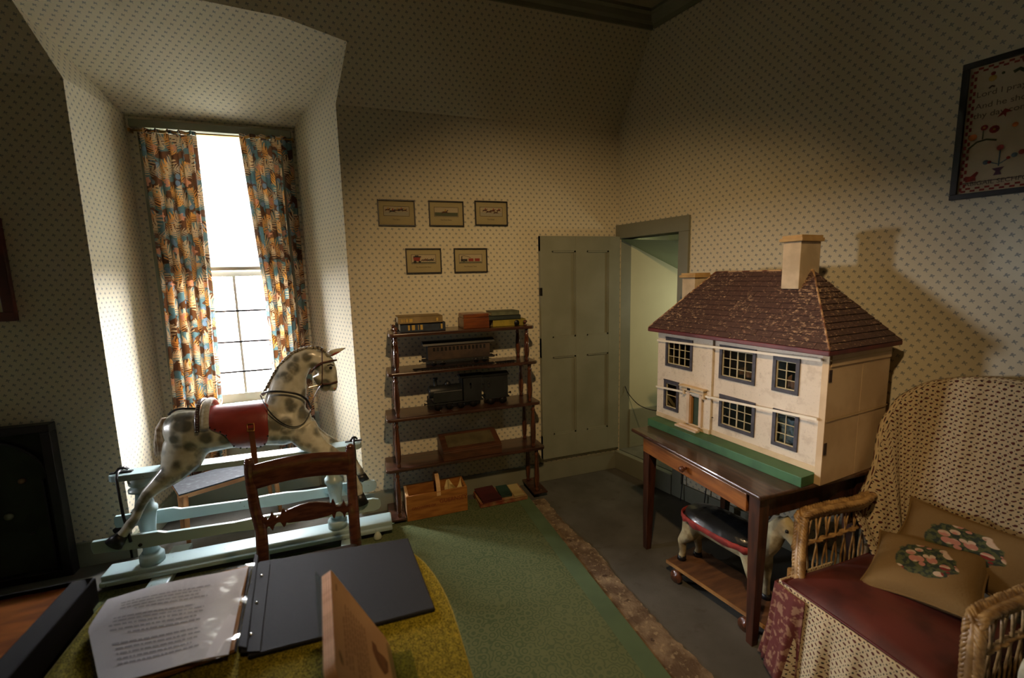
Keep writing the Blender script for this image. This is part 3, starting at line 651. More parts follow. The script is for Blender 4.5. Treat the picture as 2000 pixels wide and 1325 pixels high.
# ================================================================ SMALL PICTURES
M_mount = simple('cream_mount', sr(184,170,126), sr(176,162,118), .9, scale=5); M_silk = simple('woven_silk', sr(190,174,140), None, .6)
M_sky = simple('silk_ground_grey', sr(170,164,140), None, .7); M_bay = simple('silk_bay', sr(92,52,34), sr(70,40,30), .7, scale=60); M_blk = simple('silk_black', sr(44,38,40), None, .7); M_scar = simple('silk_scarlet', sr(150,58,44), None, .7); M_ylw = simple('silk_yellow', sr(186,150,66), None, .7); M_gn = simple('silk_green', sr(84,92,66), None, .7)
def galloper(mb, x, z, s, flip=1):
    """side view of a galloping horse as thin raised outline in the xz plane"""
    P = [(-1.0,.15),(-.85,.35),(-.4,.38),(.1,.34),(.45,.5),(.75,.85),(.95,.82),(1.15,.62),(1.08,.55),(.88,.62),(.7,.3),(.75,.05),(1.2,-.15),(1.45,-.1),(1.45,-.18),(1.15,-.28),(.6,-.15),(.2,-.1),(-.3,-.08),(-.8,-.2),(-1.2,-.5),(-1.3,-.45),(-1.05,-.1),(-1.1,.1),(-1.5,.1),(-1.5,.2)]
    mb.prism([(x+flip*a*s, 0, z+b*s) for a, b in P][::1], (0,-.0006,0))
def rider(mb, x, z, s): mb.prism([(x+a*s,0,z+b*s) for a, b in [(-.25,.35),(.25,.35),(.35,.8),(.2,1.15),(.0,1.15),(-.15,.75)]], (0,-.0009,0))
def shiftmb(mb, v):
    mb.v = [tuple(Vector(p)+Vector(v)) for p in mb.v]; return mb
def picture(cx, cz, label, cap, scene, w=.245, h=.172):
    t = thing('framed_print', label, 'picture', (cx, -.012, cz), 0, 'small framed silk pictures above the shelves')
    fw = .008; f = MB()
    build('backing', MB().box(cx-w/2+.002, cx+w/2-.002, -.006, -.001, cz-h/2+.002, cz+h/2-.002), M_mount, t)
    for a, b, c, d in ((-w/2, w/2, h/2-fw, h/2), (-w/2, w/2, -h/2, -h/2+fw), (-w/2, -w/2+fw, -h/2+fw, h/2-fw), (w/2-fw, w/2, -h/2+fw, h/2-fw)):
        f.box(cx+a, cx+b, -.018, -.001, cz+c, cz+d)
    build('frame', f, M_black, t, bevel=.0015)
    y = -.0068; pw, ph = .165, .060; zc = cz+.012
    build('mount_line', MB().box(cx-pw/2-.0025, cx+pw/2+.0025, -.0064, -.006, zc-ph/2-.0025, zc+ph/2+.0025), M_ink, t)
    build('silk', MB().box(cx-pw/2, cx+pw/2, y, -.0064, zc-ph/2, zc+ph/2), M_silk, t)
    scene(t, cx, zc, y-.0002, pw, ph)
    text('caption', cap, .013, M_ink, t, (cx-.004, -.0063, cz-.043), (math.pi/2,0,0), .0002)
    build('glass', MB().box(cx-w/2+fw, cx+w/2-fw, -.0125, -.012, cz-h/2+fw, cz+h/2-fw), M_glass, t)
    return t
def addp(t, nm, mb, y, mat): build(nm, shiftmb(mb, (0, y, 0)), mat, t)
def sc_race(t, cx, zc, y, pw, ph, lay, ground=M_sky, mats=(M_bay, M_blk), rm=(M_ylw, M_scar)):
    addp(t, 'ground', MB().box(cx-pw/2+.002, cx+pw/2-.002, -.0004, 0, zc-ph/2+.002, zc-.004), y, ground)
    for k, (dx, dz, s) in enumerate(lay):
        a = MB(); galloper(a, cx+dx, zc+dz, s); addp(t, 'horse', a, y-.0006-.0001*k, mats[k % len(mats)])
        a = MB(); rider(a, cx+dx, zc+dz, s); addp(t, 'rider', a, y-.0008-.0001*k, rm[k % len(rm)])
def row_x(px, py): P = hit(px, py, 1, 0); return P.x, P.z
cx, cz = row_x(774.5, 416.5)
picture(cx, cz, 'black-framed print captioned The Start, far left of the upper row', 'The Start', lambda *a: sc_race(*a, [(-.056,.006,.016),(-.026,-.003,.018),(.004,.004,.016),(.030,.006,.016),(.054,.004,.015)]))
cx, cz = row_x(871.5, 418)
picture(cx, cz, 'black-framed print of a single galloping rider, middle of the upper row', 'The First Point', lambda *a: sc_race(*a, [(-.008,-.004,.020)], M_gn))
cx, cz = row_x(959, 417.5)
picture(cx, cz, 'black-framed print captioned The Finish, at the right of the upper row', 'The Finish', lambda *a: sc_race(*a, [(-.045,.006,.016),(-.018,-.003,.017),(.014,.004,.017),(.035,-.008,.015),(.056,.008,.014)], M_sky, (M_bay, M_bay), (M_scar, M_silk)))
def sc_coach(t, cx, zc, y, pw, ph):
    addp(t, 'ground', MB().box(cx-pw/2+.002, cx+pw/2-.002, -.0004, 0, zc-ph/2+.002, zc-ph/2+.010), y, M_gn)
    addp(t, 'coach', MB().prism([(cx-.068,0,zc-.012),(cx-.03,0,zc-.014),(cx-.022,0,zc+.012),(cx-.072,0,zc+.012)], (0,-.0008,0)), y, M_scar)
    addp(t, 'roof_luggage', MB().box(cx-.07, cx-.018, -.0008, 0, zc+.0122, zc+.020).box(cx-.06, cx-.035, -.0008, 0, zc+.0202, zc+.026), y, M_blk)
    for xx, r in ((-.060,.010), (-.028,.008)): addp(t, 'wheel', MB().lathe([(r*.75,0),(r,0),(r,.0006),(r*.75,.0006)], (cx+xx,-.0012,zc-.018), 16, (0,-1,0)), y, M_blk)
    for k, xx in enumerate((.0, .014, .042, .056)):
        a = MB(); galloper(a, cx+xx, zc-.008, .015); addp(t, 'horse', a, y-.0002*k, (M_bay, M_blk)[k//2])
cx, cz = row_x(827.5, 510)
picture(cx, cz, 'black-framed print of a red stagecoach captioned The Good Old Days', 'The Good Old Days', sc_coach)
def sc_train(t, cx, zc, y, pw, ph):
    addp(t, 'ground', MB().box(cx-pw/2+.002, cx+pw/2-.002, -.0004, 0, zc-ph/2+.002, zc-ph/2+.009), y, M_gn)
    addp(t, 'engine', MB().box(cx-.072, cx-.025, -.0008, 0, zc-.018, zc-.002).box(cx-.068, cx-.062, -.0008, 0, zc-.0018, zc+.018), y, M_blk)
    addp(t, 'engine_wheel', MB().lathe([(.005,0),(.007,0),(.007,.0006),(.005,.0006)], (cx-.05,-.0012,zc-.018), 14, (0,-1,0)), y, M_gn)
    addp(t, 'smoke_trail', MB().tube([(cx-.065,0,zc+.018),(cx-.05,0,zc+.022),(cx-.02,0,zc+.016),(cx+.0,0,zc+.006)], .0012, 6), y-.001, M_blk)
    for xx in (-.016, .030): addp(t, 'carriage', MB().box(cx+xx, cx+xx+.036, -.0008, 0, zc-.018, zc+.002), y, M_scar)
cx, cz = row_x(919, 509)
picture(cx, cz, 'black-framed print of a steam train captioned The Present Time', 'The Present Time', sc_train)
# ================================================================ SIDE TABLE
tx0, tx1, ty0, ty1, tz = -.500, .20, -1.865, -.945, .72
tb = thing('side_table', 'old dark wooden side table with one drawer, under the dolls house', 'table', (-.15,-1.4,0))
build('table_top', MB().box(tx0,tx1,ty0,ty1,tz-.020,tz), M_tabledark, tb, bevel=.006)
M_leg = darkwood('table_leg_wood', sr(74,40,24), sr(48,25,15), .4, (14,14,1.5), .2)
for x in (tx0+.025, tx1-.085):
    for y in (ty0+.02, ty1-.145):
        mb = MB(); a = .055; b = .034; n = 1 if y < -1.4 else 1
        dy = 0 if y < -1.4 else a-b
        mb.rings([[(x+(a-w)*0,y+dy*k,z),(x+w,y+dy*k,z),(x+w,y+dy*k+w,z),(x,y+dy*k+w,z)] for z, w, k in ((.0,b,.3),(.58,a,0),(.70,a,0))], True, False)
        build('leg', mb, M_leg, tb, bevel=.002)
build('drawer_front', MB().box(tx0+.020,tx0+.036,ty0+.085,ty1-.095,.608,.690), M_tablered, tb, bevel=.003)
build('knob', MB().lathe([(.007,0),(.006,.010),(.009,.016),(.0155,.022),(.017,.030),(.013,.037),(.0,.040)], (tx0+.020,-1.405,.652), 18, (-1,0,0)), simple('brown_knob', sr(88,52,36), None, .2, coat=.6), tb)
build('apron', MB().box(tx0+.042,tx1-.05,ty0+.03,ty0+.048,.600,.70), M_leg, tb)
build('apron', MB().box(tx0+.042,tx1-.05,ty1-.12,ty1-.10,.600,.70), M_leg, tb)
build('apron', MB().box(tx1-.075,tx1-.055,ty0+.05,ty1-.13,.600,.70), M_leg, tb)
build('rail', MB().box(tx0+.036,tx0+.05,ty0+.03,ty1-.12,.600,.70), M_leg, tb)
# ================================================================ DOLLS HOUSE
HA = math.atan2(-.994,.106); dh = thing('dolls_house', 'large cream dolls house with dark red hipped roof on the side table', 'dolls house', (-.365,-1.02,.7205), HA)
def hp_(name, mb, mat, parent=None, **k): return build(name, mb, mat, parent or dh, world=False, **k)
M_cream = Mat('old_cream_paint', .6); nn = Mc.noise
a1 = M_cream.noise(26, 6).sstep(.52, .70); a2 = M_cream.noise(120, 4).sstep(.58, .72); a3 = M_cream.noise(4, 3)
M_cream.color(M_cream.mix(a2*.35, M_cream.mix(a1*.35, M_cream.mix(a3, sr(228,216,196), sr(212,196,172)), sr(176,156,130)), sr(120,106,92))); M_cream.bump(M_cream.noise(60, 4), .15, .003)
M_cream = M_cream.m
M_cream2 = simple('yellowed_cream_paint', sr(214,190,152), sr(198,172,132), .5, scale=10, detail=5, lo=.4, hi=.7)
M_side = simple('dolls_house_side_paint', sr(214,188,150), sr(196,168,130), .6, scale=6, detail=6, bump=.08)
M_grn = simple('chipped_green_paint', sr(62,106,66), sr(48,88,54), .5, scale=9, detail=5)
M_grey = simple('dark_window_frame_paint', sr(72,68,74), sr(54,50,56), .6, scale=30)
FX0, FX1, FY, SX1, DY = -.100, .852, .100, .880, .560
hp_('base', MB().box(-.085,.853,.0,.50,.0,.045), M_grn, bevel=.002)
WT = .575
wins = [(-.030,.165,.380,.543,4,3),(.340,.540,.374,.541,4,3),(.635,.752,.374,.530,2,3),(-.037,.073,.113,.283,1,2),(.350,.550,.113,.277,4,3),(.648,.763,.113,.283,2,3)]
door = (.166,.233,.068,.234)
hs = [w[:4] for w in wins]+[door]
def wallpanel(x0, x1, y0, y1, z0, z1, H_):
    mb = MB()
    for a0, a1, b0, b1 in holes_cells(x0, x1, z0, z1, H_): mb.box(a0, a1, y0, y1, b0, b1)
    return mb
hp_('front_panel', wallpanel(FX0, .300, FY-.014, FY+.006, .046, WT, hs), M_cream)      # left leaf stands slightly proud
hp_('front_panel', wallpanel(.303, FX1, FY, FY+.014, .046, WT, hs), M_cream)
hp_('plinth_strip', MB().box(FX0, .300, FY-.018, FY-.0145, .046, .072), M_cream2, bevel=.001)
hp_('plinth_strip', MB().box(.303, FX1, FY-.004, FY-.0005, .046, .074), M_cream2, bevel=.001)
# side wall of three vertical boards, rear and left walls
for a, b in ((.088,.338),(.340,DY)): hp_('side_board', MB().box(FX1+.001, SX1, a, b, -.0, WT), M_side, bevel=.001)
hp_('side_top_rail', MB().box(SX1, SX1+.004, .10, DY, WT-.052, WT), M_side, bevel=.001)
hp_('left_wall', MB().box(FX0, FX0+.012, FY+.014, DY, .046, WT), M_side)
hp_('rear_wall', MB().box(FX0, FX1, DY-.012, DY, .0, WT), M_side)
M_hinge = simple('rusty_hinge', sr(66,46,38), sr(46,34,30), .6, scale=60)
for z in (.165,.485): hp_('hinge', MB().box(SX1, SX1+.003, .092, .112, z-.026, z+.026), M_hinge, bevel=.001)
# rooms
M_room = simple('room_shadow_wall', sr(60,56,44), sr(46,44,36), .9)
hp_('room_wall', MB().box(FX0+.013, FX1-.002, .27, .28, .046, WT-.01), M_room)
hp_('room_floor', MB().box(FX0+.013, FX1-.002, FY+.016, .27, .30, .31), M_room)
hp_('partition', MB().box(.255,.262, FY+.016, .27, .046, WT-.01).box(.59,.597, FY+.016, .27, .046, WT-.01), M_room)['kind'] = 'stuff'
M_glim = simple('peach_cloth', sr(196,140,104), sr(170,116,84), .8, scale=40); M_dgl = glassmat('dolls_window_glass', .08, (.75,.78,.76,1))
M_mun = simple('cream_glazing_bar', sr(196,184,146), None, .6)
def furn(a): return a
for nm, c, s_, r in (('toy_bed', (.44,.2,.40), (.13,.06,.035), .3), ('toy_chair', (.69,.16,.405), (.05,.03,.05), .2), ('toy_curtain', (.02,.15,.19), (.07,.012,.11), 0)):
    b = MB(); b.grid(lambda u_, v_: Vector((c[0]-s_[0]/2+s_[0]*u_, c[1]+s_[1]*math.sin(u_*9)*.4, c[2]-s_[2]/2+s_[2]*v_*(1+.3*math.sin(u_*7)))), 8, 5)
    hp_(nm, b, M_glim, solid=.003)
bluecloth = simple('blue_white_cloth', sr(140,160,196), sr(214,220,232), .8, scale=30)
b = MB(); b.grid(lambda u_, v_: Vector((.655+.1*u_, .135+.01*math.sin(u_*12+v_*4), .12+.12*v_)), 10, 8); hp_('toy_curtain', b, simple('blue_grey_cloth', sr(96,120,156), sr(190,200,214), .8, scale=18), solid=.002)
for (x0, x1, z0, z1, nx, nz) in wins:
    yq = FY-.014 if x1 < .30 else FY
    fr = MB(); t_ = .013
    for a, b, c, d in ((x0-.004,x1+.004,z1-t_,z1+.004),(x0-.004,x1+.004,z0-.004,z0+t_),(x0-.004,x0+t_,z0+t_,z1-t_),(x1-t_,x1+.004,z0+t_,z1-t_)): fr.box(a,b,yq-.006,yq+.010,c,d)
    w_ = hp_('window_frame', fr, M_grey, bevel=.001)
    ix0, ix1, iz0, iz1 = x0+t_, x1-t_, z0+t_, z1-t_
    inn = MB()
    for a, b, c, d in ((ix0,ix1,iz1-.004,iz1),(ix0,ix1,iz0,iz0+.004),(ix0,ix0+.004,iz0,iz1),(ix1-.004,ix1,iz0,iz1)): inn.box(a,b,yq+.001,yq+.008,c,d)
    build('sash', inn, M_mun, w_, world=False)
    for i in range(1, nx): x = ix0+(ix1-ix0)*i/nx; q = .0028 if (nx == 4 and i == 2) else .0016; build('muntin', MB().box(x-q, x+q, yq+.002, yq+.006, iz0, iz1), M_mun, w_, world=False)
    for i in range(1, nz): z = iz0+(iz1-iz0)*i/nz; build('muntin', MB().box(ix0, ix1, yq+.002, yq+.006, z-.0014, z+.0014), M_mun, w_, world=False)
    for i in range(nx):
        for j in range(nz):
            build('pane', MB().box(ix0+(ix1-ix0)*i/nx+.0005, ix0+(ix1-ix0)*(i+1)/nx-.0005, yq+.0065, yq+.0075, iz0+(iz1-iz0)*j/nz+.0005, iz0+(iz1-iz0)*(j+1)/nz-.0005), M_dgl, w_, world=False)
    if z0 > .3 or nx != 2: hp_('hood_strip', MB().box(x0-.004, x1+.004, yq-.009, yq-.0005, z1+.0045, z1+.009), M_grey)
# front door, case, hood, steps
yq = FY-.014
hp_('front_door', MB().box(door[0]+.006, door[1]-.004, yq+.012, yq+.018, door[2], door[3]), simple('dolls_door_green', sr(52,70,44), sr(42,58,36), .5, scale=20))
M_pink = simple('pinkish_cream_paint', sr(222,200,176), sr(204,180,152), .6, scale=12)
for a, b in ((door[0]-.020, door[0]+.0), (door[1]+.0, door[1]+.018)): hp_('pilaster', MB().box(a, b, yq-.014, yq-.0005, .0725, .262), M_pink, bevel=.001)
hp_('door_jamb', MB().box(door[0], door[0]+.007, yq-.006, yq+.014, .0725, door[3]), simple('bare_wood', sr(178,128,78), None, .6))
hp_('pediment', MB().box(door[0]-.062, door[1]+.045, yq-.034, yq-.0005, .285, .293).box(door[0]-.050, door[1]+.036, yq-.022, yq-.0005, .262, .285), M_cream2, bevel=.001)
hp_('fanlight', MB().box(door[0]-.010, door[0]+.012, yq-.0225, yq-.0222, .268, .282), M_dk)
hp_('bracket', MB().box(door[1]+.024, door[1]+.036, yq-.020, yq-.0005, .238, .2615), M_cream2, bevel=.001)
hp_('bracket', MB().box(door[0]-.045, door[0]-.032, yq-.020, yq-.0005, .238, .2615), M_cream2, bevel=.001)
hp_('doorstep', MB().box(door[0]-.070, door[1]+.018, yq-.050, yq-.019, .0455, .056).box(door[0]-.050, door[1]+.018, yq-.034, yq-.019, .056, .066), M_pink, bevel=.001)
hp_('hook', MB().tube([(.306, FY-.001, .145),(.306, FY-.008, .145),(.318, FY-.009, .145)], .0016, 6), M_steel)
# tape bands holding the fronts shut
M_tape = Mat('white_tape', .5); M_tape.color(sr(232,222,200)); M_tape = M_tape.m
for z0, z1 in ((.523,.551),(.233,.293)):
    tp = MB().prism([(FX0-.001, FY-.0245, z0-.006),(FX1+.002, FY-.0245, z1-.006),(FX1+.002, FY-.0245, z1+.006),(FX0-.001, FY-.0245, z0+.006)], (0,-.0006,0))
    hp_('tape_band', tp, M_tape)
for z0, z1 in ((.551,.553),(.293,.297)):
    hp_('tape_band', MB().prism([(SX1+.0045, FY-.012, z0-.0025),(SX1+.0045, DY, z1-.0025),(SX1+.0045, DY, z1+.0025),(SX1+.0045, FY-.012, z0+.0025)], (.0006,0,0)), simple('cord_band', sr(190,164,120), None, .6))
# roof
E0x, E1x, E0y, E1y, EZ = -.150, .902, .045, .605, .598
R0x, R1x, RY, RZ = .100, .648, .325, .930
M_rtrim = simple('oxblood_trim', sr(104,38,34), sr(84,30,28), .5, scale=14)
hp_('eave_trim', MB().box(E0x, E1x, E0y, E1y, WT+.001, EZ), M_rtrim, bevel=.004)
core = MB(); a = [(E0x+.004,E0y+.004,EZ),(E1x-.004,E0y+.004,EZ),(E1x-.004,E1y-.004,EZ),(E0x+.004,E1y-.004,EZ)]; b_ = [(R0x,RY,RZ-.006),(R1x,RY,RZ-.006)]
core.add(a+b_, [(3,2,1,0),(0,1,5,4),(1,2,5),(2,3,4,5),(3,0,4)]); M_core = simple('roof_base_wood', sr(70,46,38), sr(56,38,32), .7)
hp_('roof_deck', core, M_core)
Mt = Mat('flaking_roof_paint', .65); q1 = (Mt.noise(48, 5, Mt.co('Object', (1,1,2.4)), .75)+(Mt.noise(5, 2)-.5)*.22).sstep(.585, .615); q2 = Mt.noise(5, 3); q3 = Mt.noise(70, 5).sstep(.61, .65)
Mt.color(Mt.mix(q3*.35, Mt.mix(q1*.75, Mt.mix(q2, sr(84,60,53), sr(68,50,46)), sr(196,164,132)), sr(160,120,98))); Mt.bump(Mt.noise(50, 4), .25, .003); Mt = Mt.m
Mt2 = simple('chipped_tile_edge', sr(74,50,43), sr(188,158,124), .7, scale=34, detail=6, lo=.54, hi=.60)
def clip_trap(u0, u1, w, L0, R0, L1, R1, v0, v1):
    """tile corners clipped to the hip lines; L/R at bottom and top (v in 0..1)"""
    f = lambda v_: (L0+(L1-L0)*v_, R0+(R1-R0)*v_)
    (la, ra), (lb, rb) = f(v0), f(v1)
    return max(u0, la), min(u1, ra), max(u0, lb), min(u1, rb)
rt = random.Random(11)
def tiles(P, Q, nrm, rows, tw):
    """P: eave line ends, Q: top line ends (3-D)"""
    P = [Vector(p) for p in P]; Q = [Vector(p) for p in Q]; U = (P[1]-P[0]).normalized(); L = (P[1]-P[0]).length
    base = P[0]; V = ((Q[0]-P[0]) - U*(Q[0]-P[0]).dot(U)); Nn = Vector(nrm).normalized()
    l1 = (Q[0]-P[0]).dot(U); r1 = (Q[1]-P[0]).dot(U)
    for r in range(rows):
        v0, v1 = r/rows, (r+1)/rows; off = (r % 2)*tw/2 - tw
        k = 0
        while off + k*tw < L:
            a0, b0 = off+k*tw, off+(k+1)*tw; k += 1
            x0, x1, x2, x3 = clip_trap(a0+.0008, b0-.0008, tw, 0, L, l1, r1, v0, v1)
            if x1-x0 < .004: continue
            if x3-x2 < .001: x2 = x3 = (max(min(x2, x1), x0)+max(min(x3, x1), x0))/2
            j = rt.uniform(-.0006,.0006); jj = rt.uniform(-.003, .001)
            f = lambda x, v_, h: base+U*x+V*v_+Nn*h
            lo_, hi_ = .0060+j, .0012
            pts = [f(x0,v0+jj*.0,.0), f(x1,v0,.0), f(x3,v1,.0), f(x2,v1,.0), f(x0,v0-.004,lo_), f(x1,v0-.004,lo_), f(x3,v1,hi_), f(x2,v1,hi_)]
            mb = MB().add(pts, [(3,2,1,0),(4,5,6,7),(0,1,5,4),(1,2,6,5),(2,3,7,6),(3,0,4,7)])
            o_ = hp_('roof_tile', mb, Mt)
            if rt.random() < .2: o_.data.materials[0] = Mt
def nf(P0, P1, P2): return (Vector(P1)-Vector(P0)).cross(Vector(P2)-Vector(P0))
e00, e10, e11, e01 = (E0x+.004,E0y+.004,EZ), (E1x-.004,E0y+.004,EZ), (E1x-.004,E1y-.004,EZ), (E0x+.004,E1y-.004,EZ); r0, r1 = (R0x,RY,RZ-.006), (R1x,RY,RZ-.006)
tiles((e00,e10), (r0,r1), nf(e00,e10,r1), 13, .082)
tiles((e10,e11), (r1,r1), nf(e10,e11,r1), 13, .082)
tiles((e01,e00), (r0,r0), nf(e01,e00,r0), 9, .11)
back = MB().add([e11,e01,r0,r1], [(0,1,2,3)]); hp_('rear_slope', back, Mt, solid=.004)
M_hip = simple('worn_hip_strip', sr(112,70,50), sr(196,160,118), .6, scale=30, detail=5, lo=.4, hi=.6)
for a, b in ((e10,r1),(e00,r0),(r0,r1)): hp_('hip_strip', MB().tube([Vector(a)+Vector((0,0,.003)), (Vector(a)+Vector(b))/2+Vector((0,0,.004)), Vector(b)+Vector((0,0,.003))], .0045, 8), M_hip)
M_chim = simple('chimney_cream_paint', sr(208,188,156), sr(184,164,132), .6, scale=12, detail=5)
M_chcap = simple('chimney_cap_paint', sr(196,162,106), sr(172,138,86), .6, scale=10, detail=5)
def chimney(x0, x1, y0, y1, z0, z1):
    c = hp_('chimney', MB().box(x0,x1,y0,y1,z0,z1-.03), M_chim, bevel=.002)
    build('cap', MB().box(x0-.010,x1+.010,y0-.010,y1+.010,z1-.029,z1-.012).box(x0-.005,x1+.005,y0-.005,y1+.005,z1-.012,z1), M_chcap, c, world=False, bevel=.001)
    build('cap_strip', MB().box(x0-.013,x1+.013,y0-.014,y0-.0105,z1-.027,z1-.014), M_chcap, c, world=False)
chimney(.555, .640, .235, .385, .84, 1.090)
chimney(-.148, -.048, .32, .44, .60, .925)
# ================================================================ PULL-ALONG TOY HORSE under the table
M_hide = simple('worn_cream_hide', sr(176,164,128), sr(122,108,78), .9, scale=16, detail=6, bump=.3, bscale=120)
M_hide2 = simple('dark_hide_patches', sr(176,164,128), sr(44,40,38), .9, scale=14, detail=3, lo=.46, hi=.52)
M_sad = Mat('black_oilcloth', .28, coat=.3); M_sad.color(sr(30,32,34)); M_sad.bump(M_sad.noise(30, 3), .5, .006); M_sad = M_sad.m
M_redc = simple('red_fringe_cloth', sr(150,46,36), sr(112,32,28), .8, scale=24, bump=.4, bscale=50)
ph_ = thing('toy_horse_on_wheels', 'hide-covered toy horse with black padded saddle on a wheeled board under the table', 'toy horse', (-.32,-1.58,.0))
ang = math.atan2(-.49,.09); Mh = Matrix.Translation((-.33,-1.545,0)) @ Matrix.Rotation(ang, 4, 'Z')     # local x: towards the horse's head (camera side)
def hb_(name, mb, mat, **k):
    mb.v = [tuple(Mh @ Vector(p)) for p in mb.v]; return build(name, mb, mat, ph_, **k)
M_plat = simple('platform_board', sr(104,70,42), sr(80,52,32), .6, scale=5, stretch=(1.5,8,8)); M_pledge = simple('platform_edge', sr(160,118,64), sr(128,90,50), .6, scale=9)
hb_('platform', MB().box(-.27,.29,-.125,.115,.068,.082), M_plat, bevel=.002)
hb_('platform_edge', MB().box(-.27,.29,-.131,-.1255,.066,.083), M_pledge)
for x in (-.19,.20):
    hb_('axle', MB().tube([(x,-.15,.034),(x,.14,.034)], .006, 8), M_steel)
    hb_('axle_block', MB().box(x-.02,x+.02,-.11,.10,.040,.0675), M_plat)
    for y in (-.150,.130): hb_('wheel', MB().lathe([(.0,-.003),(.012,-.004),(.014,0),(.032,0),(.034,.004),(.034,.014),(.032,.018),(.0,.018)], (x,y,.035), 22, (0,1,0)), M_mahog_z)
bd = MB()
bd.rings([[Vector((x, ry*math.cos(2*math.pi*k/16), z+rz*math.sin(2*math.pi*k/16))) for k in range(16)] for x, z, ry, rz in ((-.235,.335,.02,.03),(-.22,.33,.055,.055),(-.15,.33,.07,.06),(0,.325,.068,.06),(.13,.33,.07,.065),(.19,.345,.05,.055),(.22,.35,.02,.02))])
def leg(pts, rs): bd.tube(pts, rs, 12)
leg([(-.175,-.035,.32),(-.19,-.05,.25),(-.235,-.05,.19),(-.225,-.05,.13),(-.235,-.05,.09)], [.06,.042,.024,.018,.019])
leg([(-.175,.035,.32),(-.18,.05,.25),(-.215,.05,.19),(-.20,.05,.13),(-.21,.05,.09)], [.06,.042,.024,.018,.019])
leg([(.15,-.035,.32),(.17,-.05,.24),(.185,-.05,.17),(.19,-.05,.09)], [.055,.036,.02,.018])
leg([(.15,.035,.32),(.165,.05,.24),(.175,.05,.17),(.18,.05,.09)], [.055,.036,.02,.018])
leg([(.15,0,.34),(.21,0,.42),(.245,0,.49),(.27,0,.53)], [.07,.055,.042,.036])
leg([(.25,0,.535),(.295,0,.50),(.33,0,.455),(.345,0,.425)], [.040,.038,.026,.022])
hb_('body', bd, M_hide, remesh=.007, smooth_it=4)
for x, y in ((-.232,-.05),(-.207,.05),(.192,-.05),(.182,.05)): hb_('hoof', MB().lathe([(.0,0),(.025,0),(.021,.024),(.0,.024)], (x,y,.0822), 12), M_black)
def padf(x, y):
    e = max(0, 1-(abs(x)/.235)**3.2)**.5; f = max(0, 1-(abs(y)/(.105*(.80+.2*e)))**3)**.5
    return .045*e*f
sd = MB().grid(lambda a, b: Vector((-.235+.43*a, (-.112+.224*b)*(max(0.02,1-(abs(a*2-1))**3))**.5, .375+.045*(max(0,1-abs(a*2-1)**3)**.5)*(max(0,1-abs(b*2-1)**2.5)**.5)+.004*math.sin(a*40)*math.sin(b*3.14)*b*(1-b))), 30, 18)
hb_('saddle_pad', sd, M_sad)
skr = [(-.02+.222*math.copysign(abs(math.cos(t_))**.7, math.cos(t_)), .112*math.copysign(abs(math.sin(t_))**.6, math.sin(t_))) for t_ in [2*math.pi*k/60 for k in range(61)]]
rs_ = MB().rings([[Vector((x*1.0, y*(1.0+.03*math.sin(k*2.1)), .376)) for k, (x, y) in enumerate(skr)], [Vector((x*1.0, y*(1.03+.04*math.sin(k*1.7)), .345+.006*math.sin(k*1.3))) for k, (x, y) in enumerate(skr)]], False)
hb_('red_saddle_cloth', rs_, M_redc, solid=.004)
hb_('ear', MB().lathe([(.012,0),(.014,.02),(.008,.045),(.0,.055)], (.245,-.022,.565), 10, (-.1,-.1,1)), M_hide)
hb_('ear', MB().lathe([(.012,0),(.014,.02),(.008,.045),(.0,.055)], (.245,.022,.565), 10, (-.1,.1,1)), M_hide)
hb_('eye', MB().ball((.300,-.037,.515), .008, 10), M_black)
hb_('mane', MB().rings([[Vector((x-.012,-.008,z)),Vector((x-.012,.008,z)),Vector((x+.01,.008,z+.03)),Vector((x+.01,-.008,z+.03))] for x, z in ((.12,.39),(.16,.43),(.19,.48),(.215,.53),(.24,.565))], True, True), M_black)
# ================================================================ CABLES
M_cable = simple('black_rubber_cable', sr(24,23,24), None, .5)
def cable(label, pts, r=.0035):
    o_ = build('cable', MB().tube(pts, r, 8), M_cable); tag(o_, label, 'cable'); return o_
def smooth_pts(P, n=8):
    P = [Vector(p) for p in P]; out = []
    for i in range(len(P)-1):
        a, b, c, d = P[max(i-1,0)], P[i], P[i+1], P[min(i+2, len(P)-1)]
        for k in range(n):
            t_ = k/n; out.append(.5*((2*b)+(c-a)*t_+(2*a-5*b+4*c-d)*t_*t_+(3*b-a-3*c+d)*t_**3))
    return out+[P[-1]]
p0 = hit(1222,755,1,-.014); p1 = hit(1228,770,1,-.05); p2 = hit(1245,789,1,-.3); p3 = hit(1265,799,1,-.6); p4 = hit(1284,803,1,-.88)
cable('thin black cable drooping from the doorway jamb to the dolls house', smooth_pts([p0+Vector((0,.008,0)),p1,p2,p3,p4]))
def wl(px, py): # point on right wall slightly in front
    d = ray(px, py); n = -WN; t_ = (-.03-CAM.dot(n))/d.dot(n); return CAM+d*t_
a_ = wl(1331,930); b_2 = wl(1333,965); c_ = wl(1333,1065)
cable('black cable hanging behind the drawer, left of the toy horse saddle', smooth_pts([(a_.x-.01,a_.y,.66),(a_.x,a_.y,.45),(a_.x+.003,a_.y-.01,.2),(a_.x-.02,a_.y-.02,.004)]))
a_ = wl(1384,955)
cable('black cable hanging behind the toy horse saddle and down to the floor', smooth_pts([(a_.x,a_.y,.66),(a_.x-.004,a_.y,.45),(a_.x-.01,a_.y+.01,.2),(a_.x-.03,a_.y+.01,.004)]))
